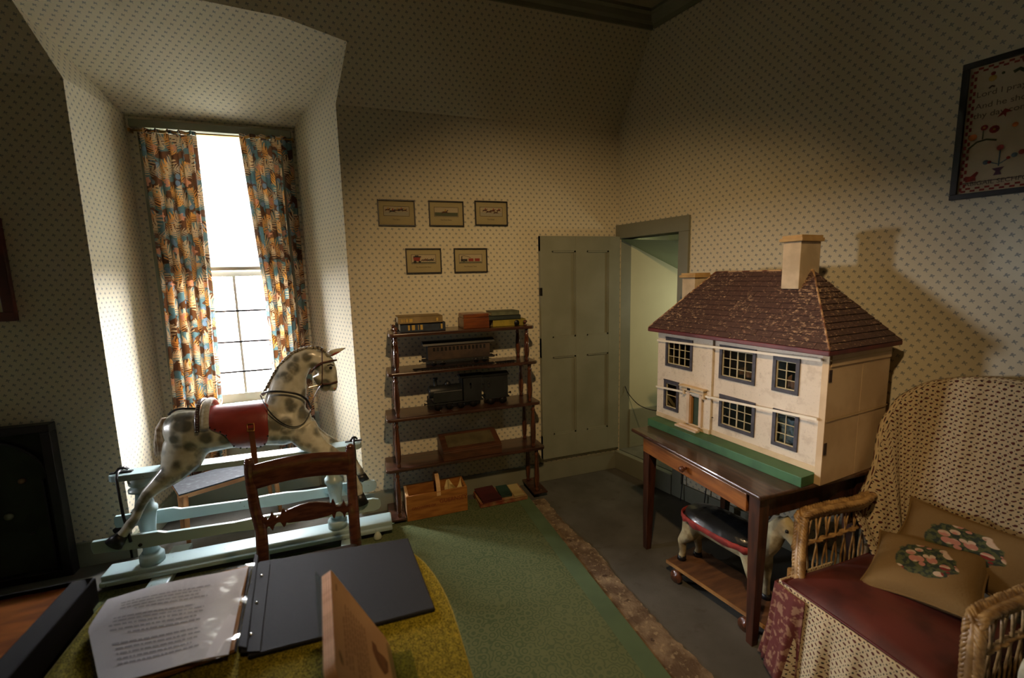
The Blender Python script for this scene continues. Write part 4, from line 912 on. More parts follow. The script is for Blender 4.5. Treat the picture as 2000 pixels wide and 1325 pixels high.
# ================================================================ SAMPLER on the right wall
Ms_ = Matrix((WD, -WN, ZV)).transposed().to_4x4()   # local: x along wall, -y... out of the wall
sm = thing('framed_sampler', 'black-framed cross-stitch sampler with flowers, birds and a verse', 'picture', WD*2.28+WN*.012+Vector((0,0,1.93)), math.atan2(WD.y, WD.x)); 
def sp(name, mb, mat, **k): return build(name, mb, mat, sm, world=False, **k)
w2, h1 = .31, .275; z0, z1 = 0.0, .545; xL, xR = -.315, .33
f = MB()
for a, b, c, d in ((xL,xR,z1-.022,z1),(xL,xR,z0,z0+.022),(xL,xL+.022,z0+.022,z1-.022),(xR-.022,xR,z0+.022,z1-.022)): f.box(a,b,-.012,.010,c,d)
sp('frame', f, M_black, bevel=.002)
M_linen = simple('aged_linen', sr(204,190,160), sr(190,174,142), .9, scale=6, bump=.4, bscale=500)
sp('linen', MB().box(xL+.02,xR-.02,.002,.006,z0+.02,z1-.02), M_linen)
M_sr = simple('red_stitching', sr(150,44,38), sr(120,36,34), .9, scale=90); M_sg = simple('green_stitching', sr(70,84,52), None, .9); M_so = simple('orange_stitching', sr(206,112,50), None, .9)
M_sb = simple('blue_stitching', sr(96,124,140), None, .9); M_sp = simple('purple_stitching', sr(92,58,84), None, .9); M_sy = simple('yellow_stitching', sr(196,160,80), None, .9); M_sk = simple('brown_stitching', sr(78,66,60), None, .9)
# zig-zag border, joined stitches
bz = MB(); i0x, i1x, i0z, i1z = xL+.036, xR-.036, z0+.036, z1-.036
def st(mb, x, z, s=.006): mb.box(x-s/2, x+s/2, .0005, .0018, z-s/2, z+s/2)
n = int((i1z-i0z)/.007)
for k in range(n):
    z = i0z+k*(i1z-i0z)/n; o_ = .005*(1 if (k//2) % 2 else -1)
    st(bz, i0x+o_, z, .0075); st(bz, i1x+o_, z, .0075)
n = int((i1x-i0x)/.007)
for k in range(n):
    x = i0x+k*(i1x-i0x)/n; o_ = .005*(1 if (k//2) % 2 else -1)
    st(bz, x, i0z+o_, .0075); st(bz, x, i1z+o_, .0075)
sp('border_stitching', bz, M_sr)['kind'] = 'stuff'
def disc(nm, x, z, r, mat, k=10, y=.0012): sp(nm, MB().lathe([(.0,0),(r,0),(r,.0012),(.0,.0012)], (x,y,z), k, (0,-1,0)), mat)
def bar(nm, pts, r, mat): sp(nm, MB().tube([(x,.001,z) for x, z in pts], r, 4), mat)
# stitched pictures, left part (in view) then the rest
X = lambda c: xL+.022+(c-150)/ (621-150)*.185   # crop px -> local
Zc = lambda c: z1-.02-(c-215)/(1260-215)*.505
for x, z, r, mt in ((305,727,.011,M_sr),(380,755,.015,M_sr),(225,790,.013,M_so),(440,912,.011,M_sr),(595,975,.010,M_sr),(600,665,.008,M_so),(525,750,.009,M_so)): disc('flower', X(x), Zc(z), r, mt)
for x, z in ((305,727),(380,755)): disc('flower_centre', X(x), Zc(z), .004, M_sy, 8, 0)
bar('stem', [(X(300),Zc(820)),(X(300),Zc(745))], .002, M_sg); bar('stem', [(X(200),Zc(880)),(X(260),Zc(835)),(X(330),Zc(825)),(X(405),Zc(845))], .003, M_sg)
bar('stem', [(X(440),Zc(1060)),(X(440),Zc(925))], .002, M_sb); bar('stem', [(X(375),Zc(1020)),(X(440),Zc(1045)),(X(505),Zc(1010))], .0018, M_sb)
for x in (345,545): disc('bird', X(x), Zc(1015 if x < 400 else 990), .009, M_sb)
for x in (372,505): disc('bird_wing', X(x), Zc(1018 if x < 400 else 1005), .006, M_sr, 8, 0)
sp('flower_pot', MB().prism([(X(395),.001,Zc(1075)),(X(485),.001,Zc(1070)),(X(455),.001,Zc(1100)),(X(470),.001,Zc(1130)),(X(410),.001,Zc(1132)),(X(425),.001,Zc(1100))], (0,-.0008,0)), M_sp)
sp('moth', MB().prism([(X(390),.001,Zc(665)),(X(440),.001,Zc(605)),(X(490),.001,Zc(635)),(X(452),.001,Zc(640)),(X(450),.001,Zc(675)),(X(435),.001,Zc(650))], (0,-.0008,0)), M_sr)
sp('dog', MB().prism([(X(200),.001,Zc(1110)),(X(240),.001,Zc(1115)),(X(285),.001,Zc(1080)),(X(300),.001,Zc(1090)),(X(280),.001,Zc(1125)),(X(285),.001,Zc(1155)),(X(205),.001,Zc(1160))], (0,-.0008,0)), M_sr)
disc('crown_ornament', X(325), Zc(340), .012, M_sy); disc('crown_top', X(325), Zc(303), .007, M_sr); bar('crown_base', [(X(305),Zc(415)),(X(325),Zc(400)),(X(345),Zc(410))], .003, M_sk)
disc('rose', X(570), Zc(250), .022, M_sr); bar('rose_leaves', [(X(470),Zc(335)),(X(510),Zc(320)),(X(545),Zc(345))], .006, M_sg); disc('knot', X(397), Zc(320), .005, M_sg)
M_ver = simple('faded_verse_stitching', sr(98,84,74), None, .9)
for body, cx_, cz_ in (('Lord I pray the',215,450),('And he show me',215,545),('thy day comes',210,620)):
    text('verse', body, .031, M_ver, sm, (X(cx_), .0014, Zc(cz_)), (math.pi/2,0,0), .0004, 'LEFT', world=False)
text('signature', 'ABIGAIL SECHFORD', .024, M_sk, sm, (X(200), .0014, Zc(1180)), (math.pi/2,0,0), .0004, 'LEFT', world=False)
bar('base_line', [(X(185),Zc(1168)),(xR-.05,Zc(1168))], .0015, M_sk)
for x, z, r, mt in ((.13,.42,.014,M_sr),(.2,.30,.014,M_so),(.1,.2,.012,M_sr),(.22,.14,.013,M_sb),(.02,.13,.01,M_sr)): disc('flower', x, z, r, mt)
sp('glass', MB().box(xL+.02,xR-.02,-.0045,-.004,z0+.02,z1-.02), M_glass)
# ================================================================ ROCKING HORSE
HY = -.30
def K(cx_, cy_, y=HY): return hit(200+cx_/2.65, 650+cy_/2.65, 1, y)
rh = thing('rocking_horse', 'dapple-grey wooden rocking horse with red saddle on a pale blue safety stand', 'rocking horse', (-2.72, HY, .0))
Md = Mat('dapple_grey_paint', .32, coat=.35)
dn, _ = Md.voro(13, Md.co('Object')); dn2 = Md.noise(7, 4, rough=.6); dn3 = Md.noise(30, 4)
wobv = (Md.noise(20, 3)-.5)*.35
spots = 1-(dn+wobv).sstep(.36, .64); patch = dn2.sstep(.32, .50)
Md.color(Md.mix(dn3.sstep(.3,.8)*.35, Md.mix(spots*(patch*.68+.18), Md.mix(dn2.sstep(.35,.7)*.5, sr(212,210,196), sr(188,182,158)), sr(60,66,60)), sr(150,136,100)))
Md.bump(Md.noise(40, 4), .08, .003)
def ellring(c, N, B, r1, r2, k=20): return [c + N*math.cos(2*math.pi*i/k)*r1 + B*math.sin(2*math.pi*i/k)*r2 for i in range(k)]
def loft(mb, pts, y=HY, seg=20):
    """pts: (cx, cy, r_in_plane_mm, half_width_mm[, y])"""
    P = [K(p[0], p[1], p[4] if len(p) > 4 else y) for p in pts]; n = len(P); rings = []
    for i in range(n):
        t = (P[min(i+1,n-1)]-P[max(i-1,0)]).normalized(); B = Vector((0,1,0)); B = (B-t*B.dot(t)).normalized(); N = B.cross(t)
        rings.append(ellring(P[i], N, B, pts[i][2]/1000, pts[i][3]/1000, seg))
    mb.rings(rings, True, True)
torso = [(325,520,35,35),(345,515,85,75),(385,510,118,102),(450,512,128,112),(540,508,126,112),(640,492,122,112),(740,478,122,112),(850,470,128,112),(940,470,130,108),(1010,455,118,92),(1060,440,75,62),(1080,435,30,25)]
b = MB(); loft(b, torso)
loft(b, [(930,430,120,88),(950,350,112,74),(965,270,98,58),(985,205,82,48),(1030,150,68,42),(1075,125,55,40),(1110,120,40,34)])
loft(b, [(1075,130,45,36),(1115,140,62,44),(1150,165,60,44),(1172,205,48,38),(1188,250,34,30),(1193,285,27,25),(1192,302,18,18)])
loft(b, [(1120,215,40,34),(1140,260,36,28),(1150,290,26,22),(1165,300,14,16)])      # cheek and lower jaw
loft(b, [(435,590,112,60,-.345),(408,660,100,56,-.36),(358,732,64,44,-.378),(292,785,45,33,-.394),(235,835,32,26,-.40),(200,890,26,22,-.405),(175,950,23,21,-.41),(150,985,28,23,-.412),(120,1025,24,21,-.415),(100,1052,26,23,-.418)])
loft(b, [(430,590,95,58,-.255),(400,655,80,55,-.24),(352,722,52,40,-.22),(300,768,38,30,-.205),(250,810,32,26,-.20),(215,860,26,22,-.195),(190,915,23,21,-.19),(168,945,28,23,-.188),(140,975,24,21,-.185),(125,1000,26,23,-.182)])
loft(b, [(1030,500,95,50,-.345),(1075,560,72,46,-.365),(1130,600,52,38,-.38),(1195,632,40,32,-.39),(1250,668,32,27,-.40),(1288,720,25,23,-.405),(1310,770,22,21,-.41),(1325,800,27,23,-.412),(1328,840,25,22,-.415)])
loft(b, [(1030,490,90,50,-.255),(1085,535,66,46,-.24),(1140,560,50,38,-.225),(1200,585,38,32,-.21),(1260,620,30,27,-.20),(1295,655,25,23,-.195),(1315,690,22,21,-.19),(1330,715,26,23,-.188),(1338,735,24,22,-.185)])
build('body', b, Md.m, rh, remesh=.0075, smooth_it=5)
def hoof(cx0, cy0, cx1, cy1, y):
    h = MB(); loft(h, [(cx0,cy0,28,25,y),(cx1,cy1,44,31,y)]); build('hoof', h, M_black, rh)
hoof(104,1046,58,1098,-.418); hoof(128,996,96,1036,-.182); hoof(1328,836,1340,888,-.415); hoof(1338,732,1345,765,-.185)
# head details
for dy in (-.020, .020):
    e = MB(); a0 = K(1160,118,HY+dy*1.2); a1 = K(1212,96,HY+dy*1.9); a2 = K(1258,80,HY+dy*1.7)
    e.tube([a0, a0.lerp(a1,.5)+Vector((0,0,.002)), a1, a2], [.014,.020,.016,.002], 10, flat=.55, side=(0,0,1)); build('ear', e, Md.m, rh)
build('inner_ear', MB().tube([K(1180,122,HY-.042), K(1205,108,HY-.052), K(1232,98,HY-.048)], [.002,.006,.001], 8, flat=.4, side=(0,0,1)), simple('red_paint', sr(150,60,50), None, .4), rh)
build('eye', MB().ball(K(1182,183,HY-.036), .010, 12, (1,.6,1)), simple('glass_eye', sr(22,18,16), None, .08, coat=1), rh)
build('eyebrow', MB().tube([K(1165,170,HY-.040), K(1182,164,HY-.041), K(1198,170,HY-.036)], .003, 6), M_ink, rh)
build('nostril', MB().ball(K(1205,262,HY-.022), .005, 8), M_dk, rh)
build('mouth', MB().ball(K(1200,290,HY-.018), .008, 8, (1,.6,.7)), simple('mouth_red', sr(176,72,54), None, .5), rh)
# mane: a row of tufts carved along the crest
crest = smooth_pts([K(832,318),K(862,262),K(893,205),K(935,150),K(985,103),K(1045,80),K(1110,76),K(1150,92)], 7)
mn = MB()
for k, p in enumerate(crest): mn.ball(p+Vector((0,0,-.002)), .010+.003*(k%2), 8, (.9,1.2,.9))
o_ = build('mane', mn, simple('mane_hair', sr(176,168,150), sr(60,56,52), .7, scale=90, lo=.4, hi=.6), rh); o_['kind'] = 'stuff'
# tail
M_hair = simple('pale_horse_hair', sr(226,212,192), sr(176,150,124), .6, scale=40)
tl_ = MB(); rh_r = random.Random(9)
for k in range(190):
    y = HY+rh_r.uniform(-.03,.03); o1 = rh_r.uniform(-14,14); o2 = rh_r.uniform(-26,30); L = rh_r.uniform(0,45); cur = rh_r.uniform(-6,10)
    tl_.tube([K(345,440,HY+(y-HY)*.3), K(315+o1*.4,452+cur,y), K(292+o1,500+cur,y), K(288+o1*.8+o2*.4,570,y), K(295+o2,600+L,y*1.0)], [.0055,.006,.005,.004,.0008], 5)
build('tail', tl_, M_hair, rh)['kind'] = 'stuff'
# saddle draped round the barrel
def tor(cx_):
    for a, c in zip(torso, torso[1:]):
        if a[0] <= cx_ <= c[0]:
            t_ = (cx_-a[0])/(c[0]-a[0]); return [a[i]+(c[i]-a[i])*t_ for i in range(4)]
    return torso[-1]
def around(cx_, th, k=1.0, add=0.0):
    _, cy_, r, w = tor(cx_); c = K(cx_, cy_); return c + Vector((0, -math.sin(th)*(w/1000*k+add), math.cos(th)*(r/1000*k+add)))
low = [(560,440),(590,462),(630,480),(662,494),(676,520),(684,560),(705,585),(745,598),(795,596),(840,575),(862,545),(876,500),(880,455)]
def lowy(cx_):
    for a, c in zip(low, low[1:]):
        if a[0] <= cx_ <= c[0]: return a[1]+(c[1]-a[1])*(cx_-a[0])/(c[0]-a[0])
    return low[-1][1]
def thm(cx_):
    _, cy_, r, w = tor(cx_); return math.acos(max(-1, min(1, (cy_-lowy(cx_))/(r*1.03))))
M_red_l = Mat('red_leather', .38, coat=.25); M_red_l.color(M_red_l.mix(M_red_l.noise(9, 4).sstep(.3,.7), sr(150,58,50), sr(124,42,38))); M_red_l.bump(M_red_l.noise(90, 3), .15, .002)
def sad(a, b_):
    cx_ = 562+(878-562)*a; t_ = (b_*2-1); edge_ = .006*(1-abs(t_)**6)
    dip = .010*math.sin(math.pi*a) if abs(t_) < .3 else 0
    return around(cx_, t_*thm(cx_), 1.0, .007+edge_*.5)
build('saddle', MB().grid(sad, 40, 40), M_red_l.m, rh, solid=.006)
for k in range(13):
    cx_ = 566+(872-566)*k/12
    for s_ in (1,):
        build('saddle_stud', MB().ball(around(cx_, s_*(thm(cx_)-.06), 1.0, .012), .0052, 8), M_steel, rh)
# cantle, crupper and girth details
M_strap = simple('brown_leather_strap', sr(78,42,30), sr(56,30,22), .4, scale=20, coat=.2)
def strap(name, pts, w_=.006, mat=None, seg=8): return build(name, MB().tube(smooth_pts(pts, 5), w_, seg, flat=.45), mat or M_strap, rh)
M_fleece = simple('white_fleece', sr(222,220,206), sr(196,192,176), .9, scale=60, bump=.5, bscale=200)
cn = MB(); cn.rings([ellring(around(570, th, 1.0, .012+.035*max(0,math.cos(th))), Vector((1,0,0)), Vector((0,-math.sin(th),math.cos(th))), .022, .014, 12) for th in [(-1.25+2.5*k/16) for k in range(17)]])
build('cantle_pad', cn, M_fleece, rh)
cn = MB(); cn.rings([ellring(around(535, th, 1.0, .016+.040*max(0,math.cos(th))), Vector((1,0,0)), Vector((0,-math.sin(th),math.cos(th))), .011, .007, 10) for th in [(-1.35+2.7*k/18) for k in range(19)]])
build('cantle_band', cn, M_strap, rh)
sd_ = MB()
for k in range(16):
    th = .1+1.2*k/15
    for d_ in (-4, 4): sd_.ball(around(535+d_, th, 1.0, .026+.040*max(0,math.cos(th))), .0030, 6)
build('band_studs', sd_, simple('silver_studs', sr(200,200,200), None, .2, 1), rh)['kind'] = 'stuff'
strap('crupper', [around(520,0,1,.004), around(450,0,1,.004), around(400,.0,1,.004), around(365,0,1,.006), K(345,430)], .006, M_black)
build('stirrup_buckle', MB().tube([around(778,1.28,1,.022), around(812,1.28,1,.022), around(812,1.55,1,.022), around(778,1.55,1,.022), around(778,1.28,1,.022)], .0026, 6), M_brass, rh)
q0 = around(797,1.45,1,.020)
sl_ = MB(); sl_.rings([[Vector((q0.x+dx*w_, q0.y+dy, q0.z+dz)) for dx, dy in ((-1,0),(1,0),(1,.004),(-1,.004))] for dz, w_ in ((0,.013),(-.10,.014),(-.20,.015),(-.235,.015))], True, False)
build('stirrup_leather', sl_, simple('tan_strap', sr(112,66,40), sr(90,50,30), .5), rh)
strap('chest_strap', [K(822,318,HY-.02),K(860,306,HY-.085),K(930,306,HY-.098),K(990,314,HY-.095),K(1035,330,HY-.080),K(1065,358,HY-.060),K(1078,390,HY-.02)], .006, M_black)
strap('breast_strap', [K(818,325,HY-.06),K(845,380,HY-.112),K(885,432,HY-.122),K(940,474,HY-.118),K(990,488,HY-.108),K(1035,474,HY-.088),K(1062,440,HY-.065),K(1078,400,HY-.04)], .006, M_black)
strap('rein', [K(1078,410,HY-.045),K(1090,350,HY-.075),K(1115,295,HY-.075),K(1135,268,HY-.048)], .003)
strap('rein_chain', [K(1070,285,HY-.0),K(1100,278,HY-.03),K(1135,268,HY-.046)], .003, M_brass)
strap('cheek_strap', [K(1138,78,HY-.012),K(1137,110,HY-.047),K(1138,160,HY-.049),K(1138,215,HY-.042),K(1137,268,HY-.036)], .0065)
strap('throat_strap', [K(1082,205,HY-.030),K(1105,176,HY-.050),K(1138,156,HY-.052)], .0065)
strap('browband', [K(1138,156,HY-.052),K(1175,148,HY-.046),K(1213,142,HY-.020)], .0055)
strap('noseband', [K(1128,270,HY-.034),K(1155,266,HY-.036),K(1190,262,HY-.033),K(1217,254,HY-.016)], .0065)
strap('bit_ring', [K(1134,262,HY-.040),K(1126,272,HY-.040),K(1134,282,HY-.040),K(1142,272,HY-.040),K(1134,262,HY-.040)], .003, M_steel)
# ---- stand
M_blue = Mat('chipped_pale_blue_paint', .35, coat=.2); q = M_blue.noise(50, 5).sstep(.70, .73)
M_blue.color(M_blue.mix(q*.8, M_blue.mix(M_blue.noise(4, 3), sr(164,184,184), sr(146,168,168)), sr(92,84,72))); M_blue = M_blue.m
bz0 = K(40,748); bz1 = K(1345,560); bzt = .655; tb_ = MB()
xa_, xb_ = hit(213,928,1,HY).x, hit(706,868,1,HY).x
za_, zb_ = hit(213,930,1,HY-.05).z, hit(706,872,1,HY-.05).z; za_ = (za_+zb_)/2+.006; zb_ = za_-.008
pts = []
for k in range(7): a = math.pi/2+math.pi*k/6; pts.append((xa_+.05+.05*math.cos(a), HY+.05*math.sin(a), za_))
for k in range(7): a = -math.pi/2+math.pi*k/6; pts.append((xb_-.05+.05*math.cos(a), HY+.05*math.sin(a), zb_))
build('top_beam', MB().prism(pts, (0,0,-.034)), M_blue, rh, bevel=.003)
PX = (-3.205, -2.228)
for x in PX:
    pr = [(.045,.105),(.045,.15),(.040,.158),(.028,.165),(.034,.172),(.028,.180),(.028,.30),(.034,.36),(.038,.40),(.044,.405),(.044,.43),(.036,.436),(.030,.48),(.026,.525),(.048,.535),(.048,.548),(.030,.556),(.044,.575),(.046,.612)]
    pr = [(r, h_) for r, h_ in pr]
    pr = [(r*1.28, h_) for r, h_ in pr]
    build('turned_post', MB().lathe([(.0,.104)]+pr+[(.0,.6125)], (x,HY,0), 22), M_blue, rh)
bx0, bx1 = -3.42, -1.90
pl_ = MB().box(bx0,bx1,HY-.062,HY+.062,.052,.104).box(bx0,bx1,HY-.088,HY-.062,.052,.080).box(bx0,bx1,HY+.062,HY+.085,.052,.080)
build('base_plank', pl_, M_blue, rh, bevel=.008)
for x in (-3.14,-2.16): build('cross_foot', MB().box(x-.05,x+.05,HY-.26,HY+.24,.0165,.0515), M_blue, rh, bevel=.006)
def railp(nm, L, R, y, prof_h):
    """swing rail: stepped plank with rounded ends"""
    pl, pr_ = hit(L[0], L[1], 1, y), hit(R[0], R[1], 1, y); X0, X1, Z0, Z1 = pl.x, pr_.x, pl.z, pr_.z
    def zt_(x): return Z0+(Z1-Z0)*(x-X0)/(X1-X0)
    top_, bot_ = [], []
    st_ = [(0,.0,-.026),(.004,.010,-.050),(.16,.012,-.062),(.20,.012,-.060),(.225,.0,-.058),(.45,-.004,-.054),(.55,.006,-.062),(.62,.006,-.062),(.70,-.002,-.054),(.80,.0,-.056),(.83,.012,-.062),(.97,.010,-.064),(.992,.0,-.055),(1.0,-.015,-.035)]
    for a, t_, b2 in st_: x = X0+(X1-X0)*a; top_.append((x, y, zt_(x)+t_-.006)); bot_.append((x, y, zt_(x)+b2-.014))
    return build(nm, MB().prism(top_+bot_[::-1], (0,.022,0)), M_blue, rh, bevel=.003)
railp('swing_rail', (176,1062), (743,974), HY-.105, 0)
railp('swing_rail', (221,1012), (735,938), HY+.085, 0)
for x in PX: build('pivot_bolt', MB().lathe([(.0,0),(.009,0),(.009,.006),(.0,.008)], (x+.0,HY-.1065,hit(293,1062,1,-.41).z-.0), 10, (0,-1,0)), M_steel, rh)
for xx, pa, pb in ((xa_+.055, (262,1035), 0), (xb_-.045, (683,975), 0)):
    zt2 = za_+.004
    for s_ in (-1, 1):
        yb3 = HY+s_*.115; e = MB().tube([(xx,HY,zt2+.014),(xx+.0,HY+s_*.04,zt2+.012),(xx+.003,HY+s_*.066,zt2-.01),(xx+(.03 if xx < -2.7 else -.0),yb3,zt2-.20),(xx+(.045 if xx < -2.7 else -.01),yb3,.30 if s_ < 0 else .33)], .0068, 10)
        build('swing_iron', e, M_black, rh)
    bk = MB(); bk.box(xx-.05,xx+.05,HY-.010,HY+.010,zt2-.004,zt2+.002); build('iron_plate', bk, M_steel, rh)
    build('bow_pin', MB().tube([(xx-.02,HY-.02,zt2+.004),(xx-.008,HY-.004,zt2+.022),(xx+.008,HY+.004,zt2+.022),(xx+.02,HY+.02,zt2+.004)], .006, 8), M_steel, rh)
# knob-like stopper on the carpet
kb = hit(738,1052,2,.02)
k_ = build('floor_knob', MB().lathe([(.0,0),(.022,0),(.026,.01),(.020,.03),(.010,.045),(.0,.048)], (kb.x,kb.y,.0175), 16, (.0,0,1)), simple('pale_knob_paint', sr(170,176,156), None, .5)); tag(k_, 'small pale rounded knob on the carpet beside the right stand foot', 'knob')
# ================================================================ BENCH IN THE RECESS
M_slate = simple('worn_black_bench_paint', sr(28,32,36), sr(66,70,72), .85, scale=26, stretch=(1,3,1), detail=6, lo=.52, hi=.72)
M_pine = simple('bare_pine', sr(178,120,70), sr(150,96,52), .6, scale=6)
bn = thing('low_bench', 'low child-size bench with worn black top and bare pine legs under the window', 'bench', (-2.98,.25,0))
zt5 = .378; A_, B_ = hit(349,967,2,zt5), hit(473,930,2,zt5); U_ = (B_-A_).normalized(); V_ = Vector((-U_.y, U_.x, 0)); Lb = .62
# top runs back into the recess
D_ = .27
build('bench_top', MB().prism([A_, A_+U_*Lb, A_+U_*Lb+V_*D_, A_+V_*D_], (0,0,-.010)), M_slate, bn, bevel=.002)
build('top_edge', MB().prism([A_+V_*.003+Vector((0,0,-.0105)), A_+U_*Lb+V_*.003+Vector((0,0,-.0105)), A_+U_*Lb+V_*(D_-.003)+Vector((0,0,-.0105)), A_+V_*(D_-.003)+Vector((0,0,-.0105))], (0,0,-.012)), M_pine, bn)
for u_ in (.035, Lb-.07):
    for v_ in (.03, D_-.06):
        c = A_+U_*u_+V_*v_; sgn = -1 if u_ < .3 else 1
        build('bench_leg', MB().tube([(c.x,c.y,zt5-.024),(c.x+.015*sgn,c.y+(.0 if v_ < .1 else .01),.001)], [.017,.012], 8), M_pine, bn)
build('bench_apron', MB().prism([A_+U_*.03+V_*.02+Vector((0,0,-.024)), A_+U_*(Lb-.03)+V_*.02+Vector((0,0,-.024)), A_+U_*(Lb-.03)+V_*.035+Vector((0,0,-.024)), A_+U_*.03+V_*.035+Vector((0,0,-.024))], (0,0,-.02)), M_pine, bn)
# ================================================================ REGENCY CHAIR
CY_ = -1.06; ch = thing('dining_chair', 'mahogany side chair with a curved top rail and carved lower splat, behind the table', 'chair', (-2.3, CY_-.2, 0))
def KC(px, py, y=CY_): return hit(px, py, 1, y)
zo = lambda px, py, y=CY_: KC(px, py, y).z
LT, RT = KC(484,905), KC(684,885)
zt6 = (LT.z+RT.z)/2
def post(L):
    xs = LT.x if L else RT.x
    pts = smooth_pts([(xs,CY_+.02,zt6+.010),(xs,CY_+.012,zt6-.06),(xs+(.008 if L else -.004),CY_,zt6-.20),(xs+(.028 if L else -.004),CY_-.03,.58),(xs+(.030 if L else -.004),CY_-.05,.47),(xs+(.020 if L else 0),CY_-.02,.22),(xs,CY_+.08,.0175)], 5)
    mb = MB()
    n = len(pts); mb.rings([ellring(p, Vector((1,0,0)), Vector((0,1,0)), .0200+.005*min(1,k/n*1.6), .014, 12) for k, p in enumerate(pts)][::-1])
    mb.ball(Vector((xs,CY_+.02,zt6+.010)), .0205, 10, (1,.8,.8)); build('back_post', mb, M_chairwood, ch)
post(True); post(False)
tr = MB(); nn_ = 16; rings = []
for k in range(nn_+1):
    a = k/nn_; x = LT.x+.012+(RT.x-LT.x-.024)*a; yb4 = CY_+.008+.030*math.sin(math.pi*a); bow = .012*math.sin(math.pi*a); zc_ = zt6-.062+bow*.6
    hh = .054
    rings.append([Vector((x,yb4-.008,zc_-hh)),Vector((x,yb4+.006,zc_-hh-.002)),Vector((x,yb4+.010,zc_+hh*.6)),Vector((x,yb4+.010,zc_+hh)),Vector((x,yb4-.004,zc_+hh+.004)),Vector((x,yb4-.010,zc_+hh*.5))])
tr.rings(rings[::-1], True, True); build('top_rail', tr, M_chairwood, ch, bevel=.003)
# carved lower splat: outline taken along the bar
SP = [(0,.022),(.03,.026),(.055,.012),(.07,.014),(.10,.034),(.125,.016),(.15,.010),(.185,.012),(.215,.034),(.235,.030),(.245,.020),(.27,.024),(.40,.030),(.50,.033),(.60,.031),(.72,.025),(.755,.020),(.765,.032),(.785,.036),(.81,.012),(.85,.010),(.88,.016),(.90,.034),(.925,.014),(.94,.012),(.97,.026),(1,.022)]
Lx, Rx = LT.x+.035, RT.x-.008; zs_l, zs_r = zo(505,1018,CY_-.02), zo(665,1003,CY_-.02); zs_ = (zs_l+zs_r)/2
rings = []
for a, h_ in SP:
    x = Lx+(Rx-Lx)*a; yq_ = CY_-.022+.03*math.sin(math.pi*a); zc_ = zs_+.010*math.sin(math.pi*a)-.002; h_ *= 1.3
    rings.append([Vector((x,yq_-.009,zc_-h_)),Vector((x,yq_+.007,zc_-h_)),Vector((x,yq_+.007,zc_+h_)),Vector((x,yq_-.009,zc_+h_))])
build('carved_splat', MB().rings(rings[::-1], True, False), M_chairwood, ch, bevel=.003)
ysf = CY_-.46
seat = MB().prism([(LT.x+.01,CY_-.05,.413),(LT.x-.02,ysf,.413),(RT.x+.03,ysf,.413),(RT.x-.0,CY_-.05,.413)], (0,0,.032)); build('seat', seat, simple('dark_seat_cloth', sr(44,36,30), sr(34,28,24), .9), ch, bevel=.012)
for x in (LT.x+.0, RT.x+.01): build('front_leg', MB().lathe([(.012,0),(.015,.05),(.018,.2),(.020,.34),(.016,.36),(.021,.38),(.021,.394)], (x,ysf+.03,.0175), 14), M_chairwood, ch)
for x in (LT.x+.0, RT.x+.0): build('side_stretcher', MB().tube([(x,CY_-.03,.20),(x,ysf+.03,.20)], .008, 8), M_chairwood, ch)
# ================================================================ FOREGROUND TABLE
TZ = .75
ft = thing('reading_table', 'round-cornered table under a mottled olive-yellow cloth in the foreground', 'table', (-2.3,-2.2,0))
x0, x1, y0, y1 = -2.762, -1.837, -2.95, -1.69
pts = []
for k in range(13): a = math.radians(k*7.5); pts.append((-1.98+.143*math.cos(a), -2.13+.414*math.sin(a), TZ-.03))
for cx_, cyy, a0, r in ((x0+.05,-1.665-.05,90,.05),(x0+.12,y0+.12,180,.12),(x1-.15,y0+.15,270,.15)):
    for k in range(9): a = math.radians(a0+k*11.25); pts.append((cx_+r*math.cos(a), cyy+r*math.sin(a), TZ-.03))
build('table_top', MB().prism([(p[0],p[1],TZ-.03) for p in pts], (0,0,.026)), M_tabledark, ft, bevel=.004)
for x in (x0+.12,x1-.12):
    for y in (y0+.15,y1-.15): build('leg', MB().lathe([(.018,0),(.022,.2),(.03,.5),(.024,.55),(.034,.6),(.034,.70)], (x,y,.0175), 14), M_tabledark, ft)
Mo = Mat('olive_yellow_cloth', .95, spec=.1); g1 = Mo.noise(330, 2).sstep(.36,.60); g2 = Mo.noise(60, 4).sstep(.35,.65); g3 = Mo.noise(420, 2, Mo.co('Object', (1,1,1), (0,0,1))).sstep(.56,.64)
Mo.color(Mo.mix(g3*.8, Mo.mix(g1, sr(50,48,14), Mo.mix(g2, sr(112,104,26), sr(146,132,38))), sr(180,162,60))); Mo.bump(Mo.noise(360, 3), .6, .004)
cl = MB().prism([(-2.3+(p[0]+2.3)*1.006, -2.275+(p[1]+2.275)*1.004, TZ-.0035) for p in pts], (0,0,.004)); c_ = build('tablecloth', cl, Mo.m); tag(c_, 'mottled olive-yellow pile cloth lying on the foreground table', 'tablecloth')
sk_r = [(-2.3+(p[0]+2.3)*1.010, -2.275+(p[1]+2.275)*1.007) for p in pts]; sk_r.append(sk_r[0])
sk_ = MB().rings([[Vector((x,y,TZ+.0015)) for x, y in sk_r], [Vector((x+.004*math.sin(i*1.3),y+.004*math.cos(i*1.1),TZ-.10)) for i, (x, y) in enumerate(sk_r)]], False)
build('cloth_edge', sk_, simple('olive_cloth_edge', sr(150,136,44), sr(120,108,34), .9, scale=60), c_, solid=.003)
